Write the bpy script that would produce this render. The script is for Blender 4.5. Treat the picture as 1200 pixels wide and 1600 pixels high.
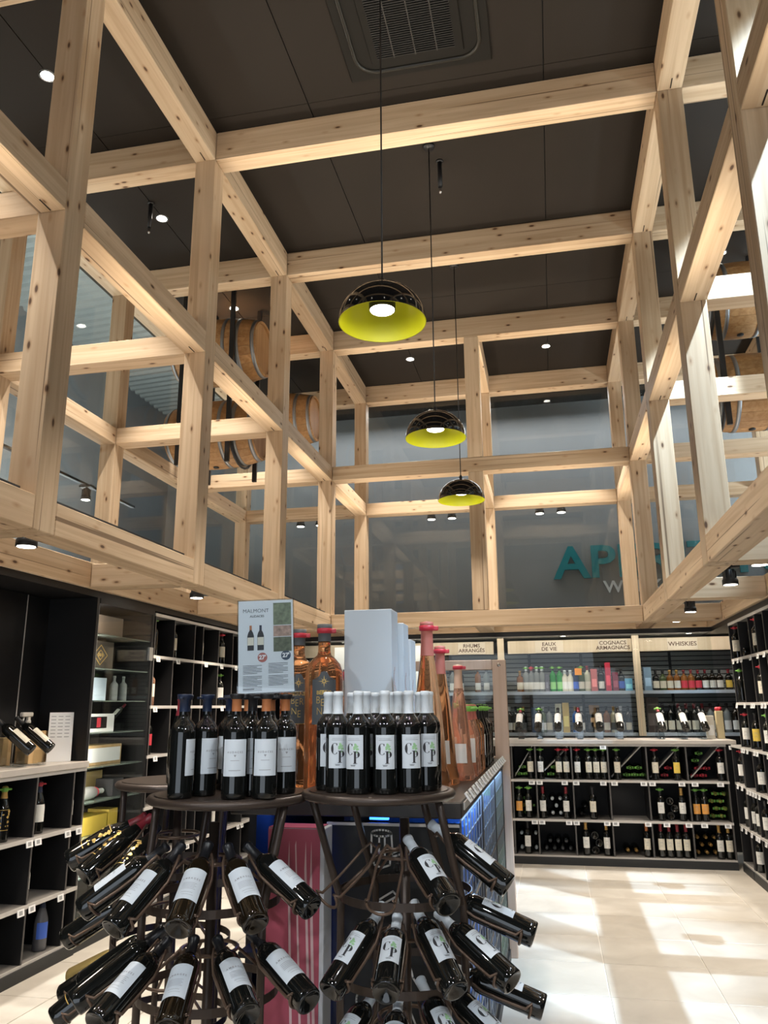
import bpy, bmesh, math, random
from mathutils import Vector, Matrix, Euler
random.seed(7)
for _o in list(bpy.data.objects): bpy.data.objects.remove(_o)
scn = bpy.context.scene
COL = scn.collection
R = math.radians
# ------------------------------------------------------------------ camera
F_PX, PITCH, YAW, ROLL = 1224.5, 0.24354, 0.20482, -0.00706
cam_d = bpy.data.cameras.new('camera'); cam = bpy.data.objects.new('camera', cam_d); COL.objects.link(cam)
cam_d.sensor_fit = 'HORIZONTAL'; cam_d.sensor_width = 36.0; cam_d.lens = F_PX / 1200 * 36.0
cam_d.clip_start = 0.05; cam_d.clip_end = 100
_f = Vector((-math.sin(YAW) * math.cos(PITCH), math.cos(YAW) * math.cos(PITCH), math.sin(PITCH)))
_r = Vector((math.cos(YAW), math.sin(YAW), 0)); _u = _r.cross(_f)
_r2 = math.cos(ROLL) * _r + math.sin(ROLL) * _u; _u2 = -math.sin(ROLL) * _r + math.cos(ROLL) * _u
_m = Matrix((( _r2.x, _u2.x, -_f.x), (_r2.y, _u2.y, -_f.y), (_r2.z, _u2.z, -_f.z))).to_4x4()
_m.translation = (0, 0, 1.5); cam.matrix_world = _m
scn.camera = cam
# ------------------------------------------------------------------ world, exposure, large lights
scn.view_settings.view_transform = 'Standard'; scn.view_settings.look = 'None'
scn.view_settings.gamma = 1.0; scn.view_settings.use_curve_mapping = False
scn.view_settings.exposure = 0.76
W = bpy.data.worlds.new('world'); scn.world = W; W.use_nodes = True
W.node_tree.nodes['Background'].inputs[0].default_value = (0.55, 0.62, 0.72, 1)
W.node_tree.nodes['Background'].inputs[1].default_value = 0.35
def area(name, loc, rot, sx, sy, power, col):
    d = bpy.data.lights.new(name, 'AREA'); d.shape = 'RECTANGLE'; d.size = sx; d.size_y = sy; d.energy = power; d.color = col
    o = bpy.data.objects.new(name, d); o.location = loc; o.rotation_euler = rot; COL.objects.link(o); return o
def spot_light(name, loc, target, power, col, angle=70, blend=.6, rad=.03):
    d = bpy.data.lights.new(name, 'SPOT'); d.energy = power; d.color = col; d.spot_size = R(angle); d.spot_blend = blend; d.shadow_soft_size = rad
    o = bpy.data.objects.new(name, d); o.location = loc; COL.objects.link(o)
    o.rotation_euler = (Vector(target) - Vector(loc)).to_track_quat('-Z', 'Y').to_euler(); return o
WARM = (1.0, .86, .70); NEUT = (1.0, .90, .78); COOL = (.80, .90, 1.0)
DAY_POWER, CABINET_UP, SPOT_P, DOWN_P, BEAM_UP = 46, 7, 50, 310, 115
area('daylight_storefront', (-.6, -4.0, 1.5), (R(90), 0, 0), 5.2, 2.8, DAY_POWER, COOL)      # shop window behind the camera
for k, (y0, ln) in enumerate(((2.2, 2.4), (5.2, 2.6), (7.6, 1.6))):                            # unseen strips added above the cabinets to brighten beam undersides
    area('cabinet_up_fill_left', (-3.45, y0 + ln / 2, 2.36), (R(180), 0, 0), .12, ln, CABINET_UP * ln / 2, WARM)
    area('cabinet_up_fill_right', (2.15, y0 + ln / 2, 2.36), (R(180), 0, 0), .12, ln, CABINET_UP * ln / 2, NEUT)
for y in (2.5, 6.0, 9.0):                                                                       # added lights without fittings, lifting the dark halls beyond the glazing
    area('hall_fill_left', (-5.9, y, 3.4), (R(180), 0, 0), .3, 2.4, 60, (.97, 1.0, .95)); area('hall_fill_right', (3.7, y, 3.4), (R(180), 0, 0), .3, 2.4, 120, (.85, .94, 1.0))
for j in range(-1, 4):                                                                          # unseen spots added on the inner bottom beams to brighten the undersides above
    for x in (-2.357, 1.003): yb = 3.085 + 1.6775 * j + .92; spot_light('beam_up_fill', (x, yb, 2.50), (-.68 + (x + .68) * .0, yb, 5.6), BEAM_UP, (1, .87, .70), 84, 1.0, .06)
area('hall_fill_back', (-.7, 10.45, 5.6), (0, 0, 0), 6.0, .3, 42, (.97, .98, 1.0))  # added light that lifts the grey wall behind the rear glass
for x, y, tx in ((-2.1, .2, -1.2), (-.4, .1, -.8), (.9, .5, -.5)): spot_light('entrance_spot', (x, y, 3.0), (tx, 2.5, .95), 47, (.93, .97, 1.0), 62, .6, .04)   # track spots over the entrance
area('liquor_fill', (-.2, 9.04, 2.245), (R(52), 0, 0), 5.2, .05, 8, (1, .93, .82))  # added fill that brightens the liquor bottles and header
area('cabinet_up_fill_back', (-.75, 9.35, 2.36), (R(180), 0, 0), 3.6, .12, CABINET_UP * 1.2, WARM)  # unseen strip added to light the rear timber from below

# ------------------------------------------------------------------ materials
MATS = {}
def pm(name, col, rough=.5, metal=0., spec=.5, emis=0., trans=0., coat=0., ecol=None, ior=1.45, bump=0., bscale=60, var=0.):
    if name in MATS: return MATS[name]
    m = bpy.data.materials.new(name); m.use_nodes = True; nt = m.node_tree; b = nt.nodes['Principled BSDF']
    b.inputs['Base Color'].default_value = (*col, 1); b.inputs['Roughness'].default_value = rough; b.inputs['Metallic'].default_value = metal
    b.inputs['Specular IOR Level'].default_value = spec; b.inputs['IOR'].default_value = ior
    b.inputs['Transmission Weight'].default_value = trans; b.inputs['Coat Weight'].default_value = coat; b.inputs['Coat Roughness'].default_value = .03
    if emis: b.inputs['Emission Color'].default_value = (*(ecol or col), 1); b.inputs['Emission Strength'].default_value = emis
    if bump or var:
        tc = nt.nodes.new('ShaderNodeTexCoord'); n = nt.nodes.new('ShaderNodeTexNoise'); n.inputs['Scale'].default_value = bscale; n.inputs['Detail'].default_value = 4
        nt.links.new(tc.outputs['Object'], n.inputs['Vector'])
        if bump:
            bp = nt.nodes.new('ShaderNodeBump'); bp.inputs['Strength'].default_value = bump; bp.inputs['Distance'].default_value = .002
            nt.links.new(n.outputs['Fac'], bp.inputs['Height']); nt.links.new(bp.outputs['Normal'], b.inputs['Normal'])
        if var:
            mp = nt.nodes.new('ShaderNodeMapRange'); mp.inputs['To Min'].default_value = 1 - var; mp.inputs['To Max'].default_value = 1 + var
            mx = nt.nodes.new('ShaderNodeVectorMath'); mx.operation = 'SCALE'; mx.inputs[0].default_value = col
            nt.links.new(n.outputs['Fac'], mp.inputs['Value']); nt.links.new(mp.outputs['Result'], mx.inputs['Scale']); nt.links.new(mx.outputs['Vector'], b.inputs['Base Color'])
    MATS[name] = m; return m
def wood(name, light, dark, knots=True, gscale=1.0, rough=.55):
    if name in MATS: return MATS[name]
    m = bpy.data.materials.new(name); m.use_nodes = True; nt = m.node_tree; L = nt.links.new; b = nt.nodes['Principled BSDF']
    b.inputs['Roughness'].default_value = rough; b.inputs['Specular IOR Level'].default_value = .3
    N = nt.nodes.new
    tc = N('ShaderNodeTexCoord'); oi = N('ShaderNodeObjectInfo')
    off = N('ShaderNodeVectorMath'); off.operation = 'SCALE'; off.inputs[0].default_value = (37.1, 19.3, 53.7); L(oi.outputs['Random'], off.inputs['Scale'])
    add = N('ShaderNodeVectorMath'); add.operation = 'ADD'; L(tc.outputs['Object'], add.inputs[0]); L(off.outputs[0], add.inputs[1])
    def noise(sx, sz, detail, dist=0.):
        mp = N('ShaderNodeVectorMath'); mp.operation = 'MULTIPLY'; mp.inputs[1].default_value = (sx, sx, sz); L(add.outputs[0], mp.inputs[0])
        n = N('ShaderNodeTexNoise'); n.inputs['Scale'].default_value = 1; n.inputs['Detail'].default_value = detail; n.inputs['Distortion'].default_value = dist
        L(mp.outputs[0], n.inputs['Vector']); return n.outputs['Fac']
    def ramp(inp, lo, hi, a=0., c=1.):
        r = N('ShaderNodeMapRange'); r.interpolation_type = 'SMOOTHSTEP'
        for k, v in (('From Min', lo), ('From Max', hi), ('To Min', a), ('To Max', c)): r.inputs[k].default_value = v
        L(inp, r.inputs['Value']); return r.outputs['Result']
    def mix(fac, c1, c2):
        x = N('ShaderNodeMix'); x.data_type = 'RGBA'
        L(fac, x.inputs[0])
        for sock, c in ((x.inputs[6], c1), (x.inputs[7], c2)):
            if isinstance(c, tuple): sock.default_value = (*c, 1)
            else: L(c, sock)
        return x.outputs[2]
    g1 = ramp(noise(26 * gscale, .9 * gscale, 5, .6), .32, .72)
    base = mix(g1, light, dark)
    broad = ramp(noise(5 * gscale, .5 * gscale, 2), .3, .75, 0, .55)
    base = mix(broad, base, tuple(c * .86 for c in dark))
    if knots:
        mp = N('ShaderNodeVectorMath'); mp.operation = 'MULTIPLY'; mp.inputs[1].default_value = (12, 12, 4.8); L(add.outputs[0], mp.inputs[0])
        v = N('ShaderNodeTexVoronoi'); v.inputs['Scale'].default_value = 1.0; v.inputs['Randomness'].default_value = 1.0; L(mp.outputs[0], v.inputs['Vector'])
        ring = ramp(v.outputs['Distance'], .07, .25, .6, 0); base = mix(ring, base, (.36, .19, .085))
        core = ramp(v.outputs['Distance'], .06, .14, .94, 0); base = mix(core, base, (.075, .034, .016))
        ck = ramp(noise(46, .22, 2), .675, .70, 0, .75); base = mix(ck, base, (.11, .06, .03))
    hv = N('ShaderNodeHueSaturation'); hv.inputs['Saturation'].default_value = 1.0
    L(ramp(oi.outputs['Random'], 0, 1, .88, 1.1), hv.inputs['Value']); L(base, hv.inputs['Color']); L(hv.outputs['Color'], b.inputs['Base Color'])
    bp = N('ShaderNodeBump'); bp.inputs['Strength'].default_value = .15; bp.inputs['Distance'].default_value = .003; L(g1, bp.inputs['Height']); L(bp.outputs[0], b.inputs['Normal'])
    MATS[name] = m; return m
def glass(name, tint=(.9, .94, .95), ior=1.5, extra=0.0):
    if name in MATS: return MATS[name]
    m = bpy.data.materials.new(name); m.use_nodes = True; nt = m.node_tree; nt.nodes.clear(); N = nt.nodes.new; L = nt.links.new
    out = N('ShaderNodeOutputMaterial'); t = N('ShaderNodeBsdfTransparent'); t.inputs[0].default_value = (*tint, 1)
    g = N('ShaderNodeBsdfGlossy'); g.inputs['Roughness'].default_value = 0.0; lw = N('ShaderNodeLayerWeight'); lw.inputs[0].default_value = .5; f5 = N('ShaderNodeMath'); f5.operation = 'POWER'; f5.inputs[1].default_value = 5.0; L(lw.outputs['Facing'], f5.inputs[0]); f = N('ShaderNodeMath'); f.operation = 'MULTIPLY_ADD'; f.inputs[1].default_value = .9; f.inputs[2].default_value = .022; L(f5.outputs[0], f.inputs[0])
    mx = N('ShaderNodeMixShader')
    if extra:
        a = N('ShaderNodeMath'); a.inputs[1].default_value = extra; L(f.outputs[0], a.inputs[0]); L(a.outputs[0], mx.inputs[0])
    else: L(f.outputs[0], mx.inputs[0])
    L(t.outputs[0], mx.inputs[1]); L(g.outputs[0], mx.inputs[2]); L(mx.outputs[0], out.inputs[0])
    MATS[name] = m; return m
PINE = wood('pine_timber', (.69, .53, .36), (.52, .365, .225))
OAK = wood('oak_stave', (.50, .30, .14), (.36, .19, .075), knots=False)
PALEWOOD = wood('pale_board', (.70, .58, .43), (.62, .49, .34), knots=False)
PINKWOOD = wood('limed_board', (.56, .43, .35), (.48, .35, .27), knots=False)
BOXWOOD = wood('box_wood', (.62, .43, .22), (.50, .32, .14), knots=False)
CEIL = pm('ceiling_paint', (.0172, .0134, .0104), .75, spec=.25, var=.12, bscale=1.5)
BLACK = pm('black_laminate', (.011, .011, .012), .42, spec=.4)
BLACKIN = pm('black_laminate_inside', (.013, .013, .014), .55, spec=.3)
GREYED = pm('grey_edge', (.52, .50, .475), .4)
SHELFTOP = pm('grey_shelf_top', (.20, .19, .18), .5, bump=.05)
COUNTER = pm('stone_counter', (.46, .43, .40), .35, var=.15, bscale=9)
PLINTH = pm('dark_plinth', (.022, .024, .026), .5)
BMETAL = pm('black_metal', (.012, .012, .013), .38, spec=.5)
RACKM = pm('bronze_tube', (.060, .043, .034), .36, metal=.35, spec=.5, bump=.05)
WIREM = pm('bronze_wire', (.13, .085, .06), .38, metal=.4)
GLASSP = glass('clear_pane', (.93, .95, .95))
GLASSW = glass('window_pane', (.84, .87, .88), 1.5, .02)
ACRYL = glass('acrylic', (.90, .92, .93), 1.45, .03)
WHITEP = pm('white_card', (.78, .79, .80), .5)
TAGW = pm('price_tag_white', (.86, .87, .88), .45)
TAGS = pm('price_tag_screen', (.36, .37, .38), .3)
INK = pm('ink_dark', (.03, .03, .035), .6)
INKG = pm('ink_grey', (.28, .29, .31), .6)
CHROME = pm('chrome', (.7, .7, .72), .15, metal=1)
STEEL = pm('galvanised_hoop', (.30, .31, .32), .4, metal=.8)
LAMPON = pm('lamp_lens', (1, .95, .86), .3, emis=14, ecol=(1, .93, .80))
TEAL = pm('teal_letter', (.012, .22, .25), .45)
GREEN = pm('green_lock', (.17, .42, .07), .4); RED = pm('red_lock', (.50, .03, .05), .4)
GLB = pm('dark_bottle_glass', (.006, .0065, .006), .05, spec=.6, coat=.35)
GLBR = pm('amber_bottle_glass', (.011, .0075, .004), .06, spec=.6, coat=.3)
GLC = pm('clear_spirit', (.45, .48, .48), .06, trans=.55, ior=1.3)
ROSE = pm('rose_wine_glass', (1.0, .50, .24), .03, trans=.93, ior=1.33, spec=.6)
ROSEP = pm('pale_rose_glass', (.95, .55, .38), .04, trans=.8, ior=1.33, spec=.6)
AMB = pm('amber_spirit', (.42, .17, .045), .05, trans=.5, ior=1.3)
LBLUE = pm('label_paper_cool', (.60, .65, .70), .6); LCREAM = pm('label_paper_cream', (.70, .66, .55), .6)
LWHITE = pm('label_paper_white', (.74, .74, .71), .6); LORANGE = pm('label_paper_orange', (.72, .34, .08), .6)
LYELL = pm('label_paper_yellow', (.75, .55, .10), .6); LREDL = pm('label_paper_red', (.55, .04, .06), .6); LGREY = pm('label_slate', (.085, .095, .105), .55)
LBLU = pm('label_paper_blue', (.05, .13, .55), .5)
CAPW = pm('capsule_white', (.66, .71, .75), .45); CAPB = pm('capsule_blue', (.012, .021, .05), .4); CAPO = pm('capsule_copper', (.42, .15, .055), .4)
CAPR = pm('capsule_red', (.22, .02, .03), .4); CAPK = pm('capsule_black', (.012, .012, .014), .35); CAPG = pm('capsule_gold', (.45, .27, .08), .4, metal=.3)
CAPP = pm('capsule_dusty_pink', (.42, .13, .10), .5); CAPGREY = pm('capsule_slate', (.09, .095, .10), .5)
GOLDP = pm('gold_print', (.62, .42, .13), .35, metal=.6)

# ------------------------------------------------------------------ mesh helpers
class MB:
    def __init__(s): s.v = []; s.f = []; s.sm = []
    def _add(s, vs, fs, smooth=False):
        n = len(s.v); s.v += [tuple(v) for v in vs]; s.f += [tuple(i + n for i in f) for f in fs]; s.sm += [smooth] * len(fs); return s
    def box(s, a, b):
        x0, y0, z0 = a; x1, y1, z1 = b
        return s._add([(x0,y0,z0),(x1,y0,z0),(x1,y1,z0),(x0,y1,z0),(x0,y0,z1),(x1,y0,z1),(x1,y1,z1),(x0,y1,z1)],
                      [(0,3,2,1),(4,5,6,7),(0,1,5,4),(1,2,6,5),(2,3,7,6),(3,0,4,7)])
    def bbox(s, a, b, c=.004):                                   # box with chamfered long edges
        bm = bmesh.new(); bmesh.ops.create_cube(bm, size=1)
        for v in bm.verts: v.co = Vector([(a[i] + b[i]) / 2 + v.co[i] * (b[i] - a[i]) for i in range(3)])
        bmesh.ops.bevel(bm, geom=list(bm.edges), offset=c, segments=1, affect='EDGES')
        bm.verts.index_update(); s._add([v.co[:] for v in bm.verts], [[v.index for v in f.verts] for f in bm.faces]); bm.free(); return s
    def lathe(s, prof, n=20, smooth=True, cap=True, M=None):
        vs = []; fs = []
        for r, z in prof:
            for k in range(n):
                a = 2 * math.pi * k / n; vs.append((r * math.cos(a), r * math.sin(a), z))
        for i in range(len(prof) - 1):
            for k in range(n):
                k2 = (k + 1) % n; fs.append((i*n+k, i*n+k2, (i+1)*n+k2, (i+1)*n+k))
        if cap:
            fs.append(tuple(range(n - 1, -1, -1))); fs.append(tuple((len(prof)-1)*n + k for k in range(n)))
        if M: vs = [M @ Vector(v) for v in vs]
        return s._add(vs, fs, smooth)
    def cyl(s, a, b, r, n=12, r2=None):
        a = Vector(a); b = Vector(b); M = Matrix.Translation(a) @ (b - a).to_track_quat('Z', 'Y').to_matrix().to_4x4()
        return s.lathe([(r, 0), (r if r2 is None else r2, (b - a).length)], n, True, True, M)
    def tube(s, pts, r, n=8, closed=False):
        pts = [Vector(p) for p in pts]; m = len(pts); vs = []; fs = []
        tang = []
        for i in range(m):
            a = pts[i-1] if (i or closed) else pts[0]; b = pts[(i+1) % m] if (i < m-1 or closed) else pts[-1]
            tang.append((b - a).normalized())
        ref = Vector((0,0,1)) if abs(tang[0].z) < .9 else Vector((1,0,0))
        nrm = (ref - tang[0] * ref.dot(tang[0])).normalized()
        for i in range(m):
            nrm = (nrm - tang[i] * nrm.dot(tang[i]))
            nrm = nrm.normalized() if nrm.length > 1e-6 else tang[i].orthogonal().normalized()
            bi = tang[i].cross(nrm)
            for k in range(n):
                a = 2*math.pi*k/n; vs.append(pts[i] + r * (math.cos(a) * nrm + math.sin(a) * bi))
        for i in range(m if closed else m-1):
            j = (i+1) % m
            for k in range(n): fs.append((i*n+k, i*n+(k+1)%n, j*n+(k+1)%n, j*n+k))
        if not closed: fs.append(tuple(range(n-1,-1,-1))); fs.append(tuple((m-1)*n+k for k in range(n)))
        return s._add(vs, fs, True)
    def poly(s, pts): return s._add(pts, [tuple(range(len(pts)))])
    def quad(s, a, b, c, d): return s._add([a, b, c, d], [(0,1,2,3)])
    def mesh(s, name, mat):
        me = bpy.data.meshes.new(name); me.from_pydata([tuple(v) for v in s.v], [], s.f); me.polygons.foreach_set('use_smooth', s.sm); me.update()
        if mat: me.materials.append(mat)
        return me
    def build(s, name, mat, parent=None, local=False, smooth_angle=True):
        if parent is not None and not local:
            l = parent.location; s.v = [(v[0]-l.x, v[1]-l.y, v[2]-l.z) for v in s.v]
        return link(name, s.mesh(name, mat), parent)
def link(name, me, parent=None, loc=None, rot=None):
    o = bpy.data.objects.new(name, me); COL.objects.link(o)
    if parent is not None: o.parent = parent
    if loc is not None: o.location = loc
    if rot is not None: o.rotation_euler = rot
    return o
def thing(name, label, cat, loc, group=None):
    o = bpy.data.objects.new(name, None); o.empty_display_size = .1; COL.objects.link(o); o.location = loc
    return tag(o, label, cat, group)
def tag(o, label, cat, group=None):
    o['label'] = label; o['category'] = cat
    if group: o['group'] = group
    return o
def struct(o, label=None):
    o['kind'] = 'structure'
    if label: o['label'] = label
    return o
def sbox(name, a, b, mat): return struct(MB().box(a, b).build(name, mat))
TCACHE = {}
def text_verts(body, size, bold=0.):
    key = (body, size, bold)
    if key in TCACHE: return TCACHE[key]
    cu = bpy.data.curves.new('lettering', 'FONT'); cu.body = body; cu.size = size; cu.align_x = 'CENTER'; cu.align_y = 'CENTER'; cu.offset = bold; cu.resolution_u = 3
    o = bpy.data.objects.new('lettering', cu); COL.objects.link(o); bpy.context.view_layer.update()
    me = bpy.data.meshes.new_from_object(o.evaluated_get(bpy.context.evaluated_depsgraph_get()))
    r = ([v.co.copy() for v in me.vertices], [tuple(p.vertices) for p in me.polygons])
    bpy.data.objects.remove(o); bpy.data.curves.remove(cu); bpy.data.meshes.remove(me); TCACHE[key] = r; return r
def add_text(mb, body, size, fn, bold=0.):
    vs, fs = text_verts(body, size, bold); mb._add([fn(v.x, v.y) for v in vs], fs)
def ribbon(mb, pts, w, fn):
    for i in range(len(pts) - 1):
        a = Vector(pts[i]); b = Vector(pts[i+1]); d = (b - a); 
        if d.length < 1e-6: continue
        d.normalize(); n = Vector((-d.y, d.x)) * w / 2; a2 = a - d * w * .3; b2 = b + d * w * .3
        mb._add([fn(*(a2+n)), fn(*(a2-n)), fn(*(b2-n)), fn(*(b2+n))], [(0,1,2,3)])
# ================================================================== SETTING
PX, PY, PW = 1.68, 1.6775, .16
XS = [-4.117 + PX * k for k in range(5)]                 # left face of each post row
YS = {j: 3.085 + PY * j for j in range(-2, 5)}           # front face of each post row
ZB, ZM, ZT, ZC = 2.30, 3.955, 5.535, 5.78
# floor: light grout slab with large stone tiles
fl = sbox('floor', (-7.5, -4.2, -.12), (4.5, 14, -.006), pm('grout', (.74, .70, .63), .6))
tilem = bpy.data.materials.new('stone_tile'); tilem.use_nodes = True
def _tile():
    nt = tilem.node_tree; b = nt.nodes['Principled BSDF']; N = nt.nodes.new; L = nt.links.new
    tc = N('ShaderNodeTexCoord'); oi = N('ShaderNodeObjectInfo'); sc = N('ShaderNodeVectorMath'); sc.operation = 'SCALE'; sc.inputs[0].default_value = (31, 17, 5); L(oi.outputs['Random'], sc.inputs['Scale'])
    ad = N('ShaderNodeVectorMath'); L(tc.outputs['Object'], ad.inputs[0]); L(sc.outputs[0], ad.inputs[1])
    n = N('ShaderNodeTexNoise'); n.inputs['Scale'].default_value = 3.2; n.inputs['Detail'].default_value = 6; n.inputs['Distortion'].default_value = .8; L(ad.outputs[0], n.inputs['Vector'])
    rp = N('ShaderNodeValToRGB'); rp.color_ramp.elements[0].position = .3; rp.color_ramp.elements[0].color = (.47, .437, .385, 1); rp.color_ramp.elements[1].position = .72; rp.color_ramp.elements[1].color = (.605, .57, .51, 1)
    L(n.outputs['Fac'], rp.inputs[0]); L(rp.outputs[0], b.inputs['Base Color']); b.inputs['Roughness'].default_value = .38
_tile()
TX, TY = .585, .572
tm = MB().bbox((0, 0, -.012), (TX - .006, TY - .006, 0), .0015).mesh('tile', tilem)
nt_ = 0; rest = MB()
for i in range(-7, 4):
    for j in range(-12, 5):
        x = .21 + TX * (i - 1) + .003; y = 7.08 + TY * (j - 1) + .003
        if 1.5 < y < 8.5 and -3.2 < x < 1.75:
            link('floor_tile', tm, fl, (x, y, 0)); nt_ += 1
        else: rest.bbox((x, y, -.012), (x + TX - .006, y + TY - .006, 0), .0015)
for i in range(-7, 4):
    for j in range(-19, -12):
        x = .21 + TX * (i - 1) + .003; y = 7.08 + TY * (j - 1) + .003; rest.bbox((x, y, -.012), (x + TX - .006, y + TY - .006, 0), .0015)
ro = rest.build('floor_tiles_behind', tilem, fl); ro['kind'] = 'stuff'
# ceiling: dark panels with open joints
ce = sbox('ceiling', (-4.4, -4.2, ZC + .012), (3.0, 11.0, ZC + .2), pm('ceiling_void', (.006, .006, .006), .9))
xj = [-4.4, -3.19, -1.505, .18, 1.87, 3.0]
yj = [-4.2, -1.2, 1.6, 4.625, 7.6, 11.0]
for a, b in zip(xj, xj[1:]):
    for c, d in zip(yj, yj[1:]):
        MB().box((a + .004, c + .002, ZC), (b - .004, d - .002, ZC + .012)).build('ceiling_panel', CEIL, ce)
# walls
GWALL = pm('grey_wall', (.27, .275, .275), .8, var=.08, bscale=3)
sbox('wall_back', (-4.4, 11.0, 2.0), (3.0, 11.15, 5.98), GWALL)
sbox('wall_back_lower', (-4.4, 9.92, 0), (3.0, 10.06, 2.26), BLACK)
sbox('wall_left', (-4.4, -4.2, 0), (-4.25, 10.0, 2.26), BLACK)
sbox('wall_right', (2.9, -4.2, 0), (3.0, 10.0, 2.26), BLACK)
sbox('wall_left_upper', (-7.4, -4.2, 0), (-7.3, 13.9, 8.0), GWALL)
sbox('wall_right_upper', (4.4, -4.2, 2.2), (4.5, 14.0, 8.0), GWALL)
sbox('wall_hall_left', (-7.4, 13.9, 0), (-4.4, 14.0, 8.0), GWALL); sbox('wall_hall_right', (3.0, 13.9, 0), (4.5, 14.0, 8.0), GWALL)
# storefront wall behind the camera with its window opening
sbox('wall_front', (-4.4, -4.3, 3.0), (3.0, -4.2, 5.98), GWALL)
sbox('wall_front_side_left', (-4.4, -4.3, 0), (-3.2, -4.2, 3.0), GWALL)
sbox('wall_front_side_right', (2.0, -4.3, 0), (3.0, -4.2, 3.0), GWALL)
# soffit decks over the cabinets, black lining below
sbox('ceiling_low_left', (-4.25, -4.2, 2.255), (-3.07, 9.9, 2.30), BLACK)
sbox('ceiling_low_right', (1.69, -4.2, 2.255), (2.9, 9.9, 2.30), BLACK)
SOFF = pm('soffit_grey', (.16, .165, .165), .6)
sbox('ceiling_low_back', (-3.07, 8.94, 2.262), (1.69, 9.92, 2.30), SOFF)
sbox('trim_1', (-3.07, 8.925, 2.25), (1.69, 8.94, 2.30), BLACK)
# corrugated roof of the hall beyond the left glazing
cr = MB(); CORR = pm('corrugated_roof', (.42, .45, .44), .45, metal=.3)
yy = 0.0; k = 0
while yy < 14.0:
    for (ya, yb, za, zb) in ((yy, yy + .06, 0, 0), (yy + .06, yy + .09, 0, .045), (yy + .09, yy + .15, .045, .045), (yy + .15, yy + .18, .045, 0)):
        def P_(x, y, z): return (x, y, 7.2 + (x + 7.3) * .05 + z)
        cr.quad(P_(-7.3, ya, za), P_(-4.45, ya, za), P_(-4.45, yb, zb), P_(-7.3, yb, zb))
    yy += .18
struct(cr.build('ceiling_corrugated', CORR))
sbox('ceiling_right_hall', (3.0, -4.2, 6.2), (4.5, 13.9, 6.3), GWALL)
sbox('trim_2', (-4.5, 0, 5.98), (-4.4, 11.0, 7.5), GWALL)
# glazing outside the outer post rows
def glaze(name, panes):
    root = bpy.data.objects.new(name, None); COL.objects.link(root); root['kind'] = 'structure'
    root.location = panes[0][0]
    for a, b in panes: MB().box(a, b).build('pane', GLASSW, root)
panes = []
for j in range(-2, 4):
    for za, zb in ((ZB + .0, ZM + .08), (ZM + .085, ZC)): panes.append(((XS[0] - .022, YS[j] + .085, za), (XS[0] - .012, YS[j + 1] + .075, zb)))
glaze('window_1', panes)
panes = []
for k in range(4):
    for za, zb in ((ZB, ZM + .08), (ZM + .085, ZC)): panes.append(((XS[k] + .085, YS[4] + PW + .012, za), (XS[k + 1] + .075, YS[4] + PW + .022, zb)))
glaze('window_2', panes)
panes = []
for j in range(-2, 4):
    for za, zb in ((ZB, ZM + .08), (ZM + .085, ZC)): panes.append(((XS[4] + PW + .012, YS[j] + .085, za), (XS[4] + PW + .022, YS[j + 1] + .075, zb)))
glaze('window_3', panes)

# ================================================================== TIMBER FRAME
frame = thing('timber_frame', 'open lattice of pale pine posts and beams rising above the shelves to the dark ceiling', 'timber frame', (XS[2], YS[1], ZB))
BC = {}
def member(name, a, b):
    """box from corner a to corner b; mesh built with its grain along local Z and shared by length."""
    d = [b[i] - a[i] for i in range(3)]; ax = max(range(3), key=lambda i: d[i]); ln = d[ax]
    sec = [d[i] for i in range(3) if i != ax]
    if ax == 0: w, h, rot = d[2], d[1], (0, R(90), 0)
    elif ax == 1: w, h, rot = d[0], d[2], (R(90), 0, 0)
    else: w, h, rot = d[0], d[1], (0, 0, 0)
    key = (round(w, 3), round(h, 3), round(ln, 3))
    if key not in BC: BC[key] = MB().bbox((-w/2, -h/2, -ln/2), (w/2, h/2, ln/2), .004).mesh(name, PINE)
    c = Vector([(a[i] + b[i]) / 2 for i in range(3)]) - frame.location
    o = link(name, BC[key], frame, c, rot); return o
LEV = ((ZB, ZB + PW), (ZM, ZM + PW), (ZT, ZC - .004))
g = .002
JS = list(range(-2, 5))
for xi in (0, 1, 3, 4):
    for j in JS: member('post', (XS[xi], YS[j], ZB), (XS[xi] + PW, YS[j] + PW, ZC - .004))
    for j in JS[:-1]:
        for li, (z0, z1) in enumerate(LEV):
            bmem = member('beam', (XS[xi], YS[j] + PW + g, z0), (XS[xi] + PW, YS[j + 1] - g, z1))
for j in (3, 4):
    member('post', (XS[2], YS[j], ZB + PW + g), (XS[2] + PW, YS[j] + PW, ZM - g)); member('post', (XS[2], YS[j], ZM + PW + g), (XS[2] + PW, YS[j] + PW, ZT - g))
member('beam', (XS[2], YS[3] + PW + g, ZT), (XS[2] + PW, YS[4] - g, ZC - .004)); member('beam', (XS[2], YS[3] + PW + g, ZM), (XS[2] + PW, YS[4] - g, ZM + PW))
for j in JS:
    for (xa, xb) in ((0, 1), (3, 4)):
        member('beam', (XS[xa] + PW + g, YS[j], ZT), (XS[xb] - g, YS[j] + PW, ZC - .004)); member('beam', (XS[xa] + PW + g, YS[j], ZM), (XS[xb] - g, YS[j] + PW, ZM + PW))
    member('beam', (XS[1] + PW + g, YS[j], ZT), (XS[3] - g, YS[j] + PW, ZC - .004))
    if j < 4:
        member('beam', (-3.05 + .02, YS[j], ZB), (XS[1] - g, YS[j] + PW, ZB + PW)); member('beam', (XS[3] + PW + g, YS[j], ZB), (1.67 - .02, YS[j] + PW, ZB + PW))
for j in (3, 4):
    member('beam', (XS[1] + PW + g, YS[j], ZM), (XS[3] - g, YS[j] + PW, ZM + PW)); member('beam', (XS[1] + PW + g, YS[j], ZB), (XS[3] - g, YS[j] + PW, ZB + PW))
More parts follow.
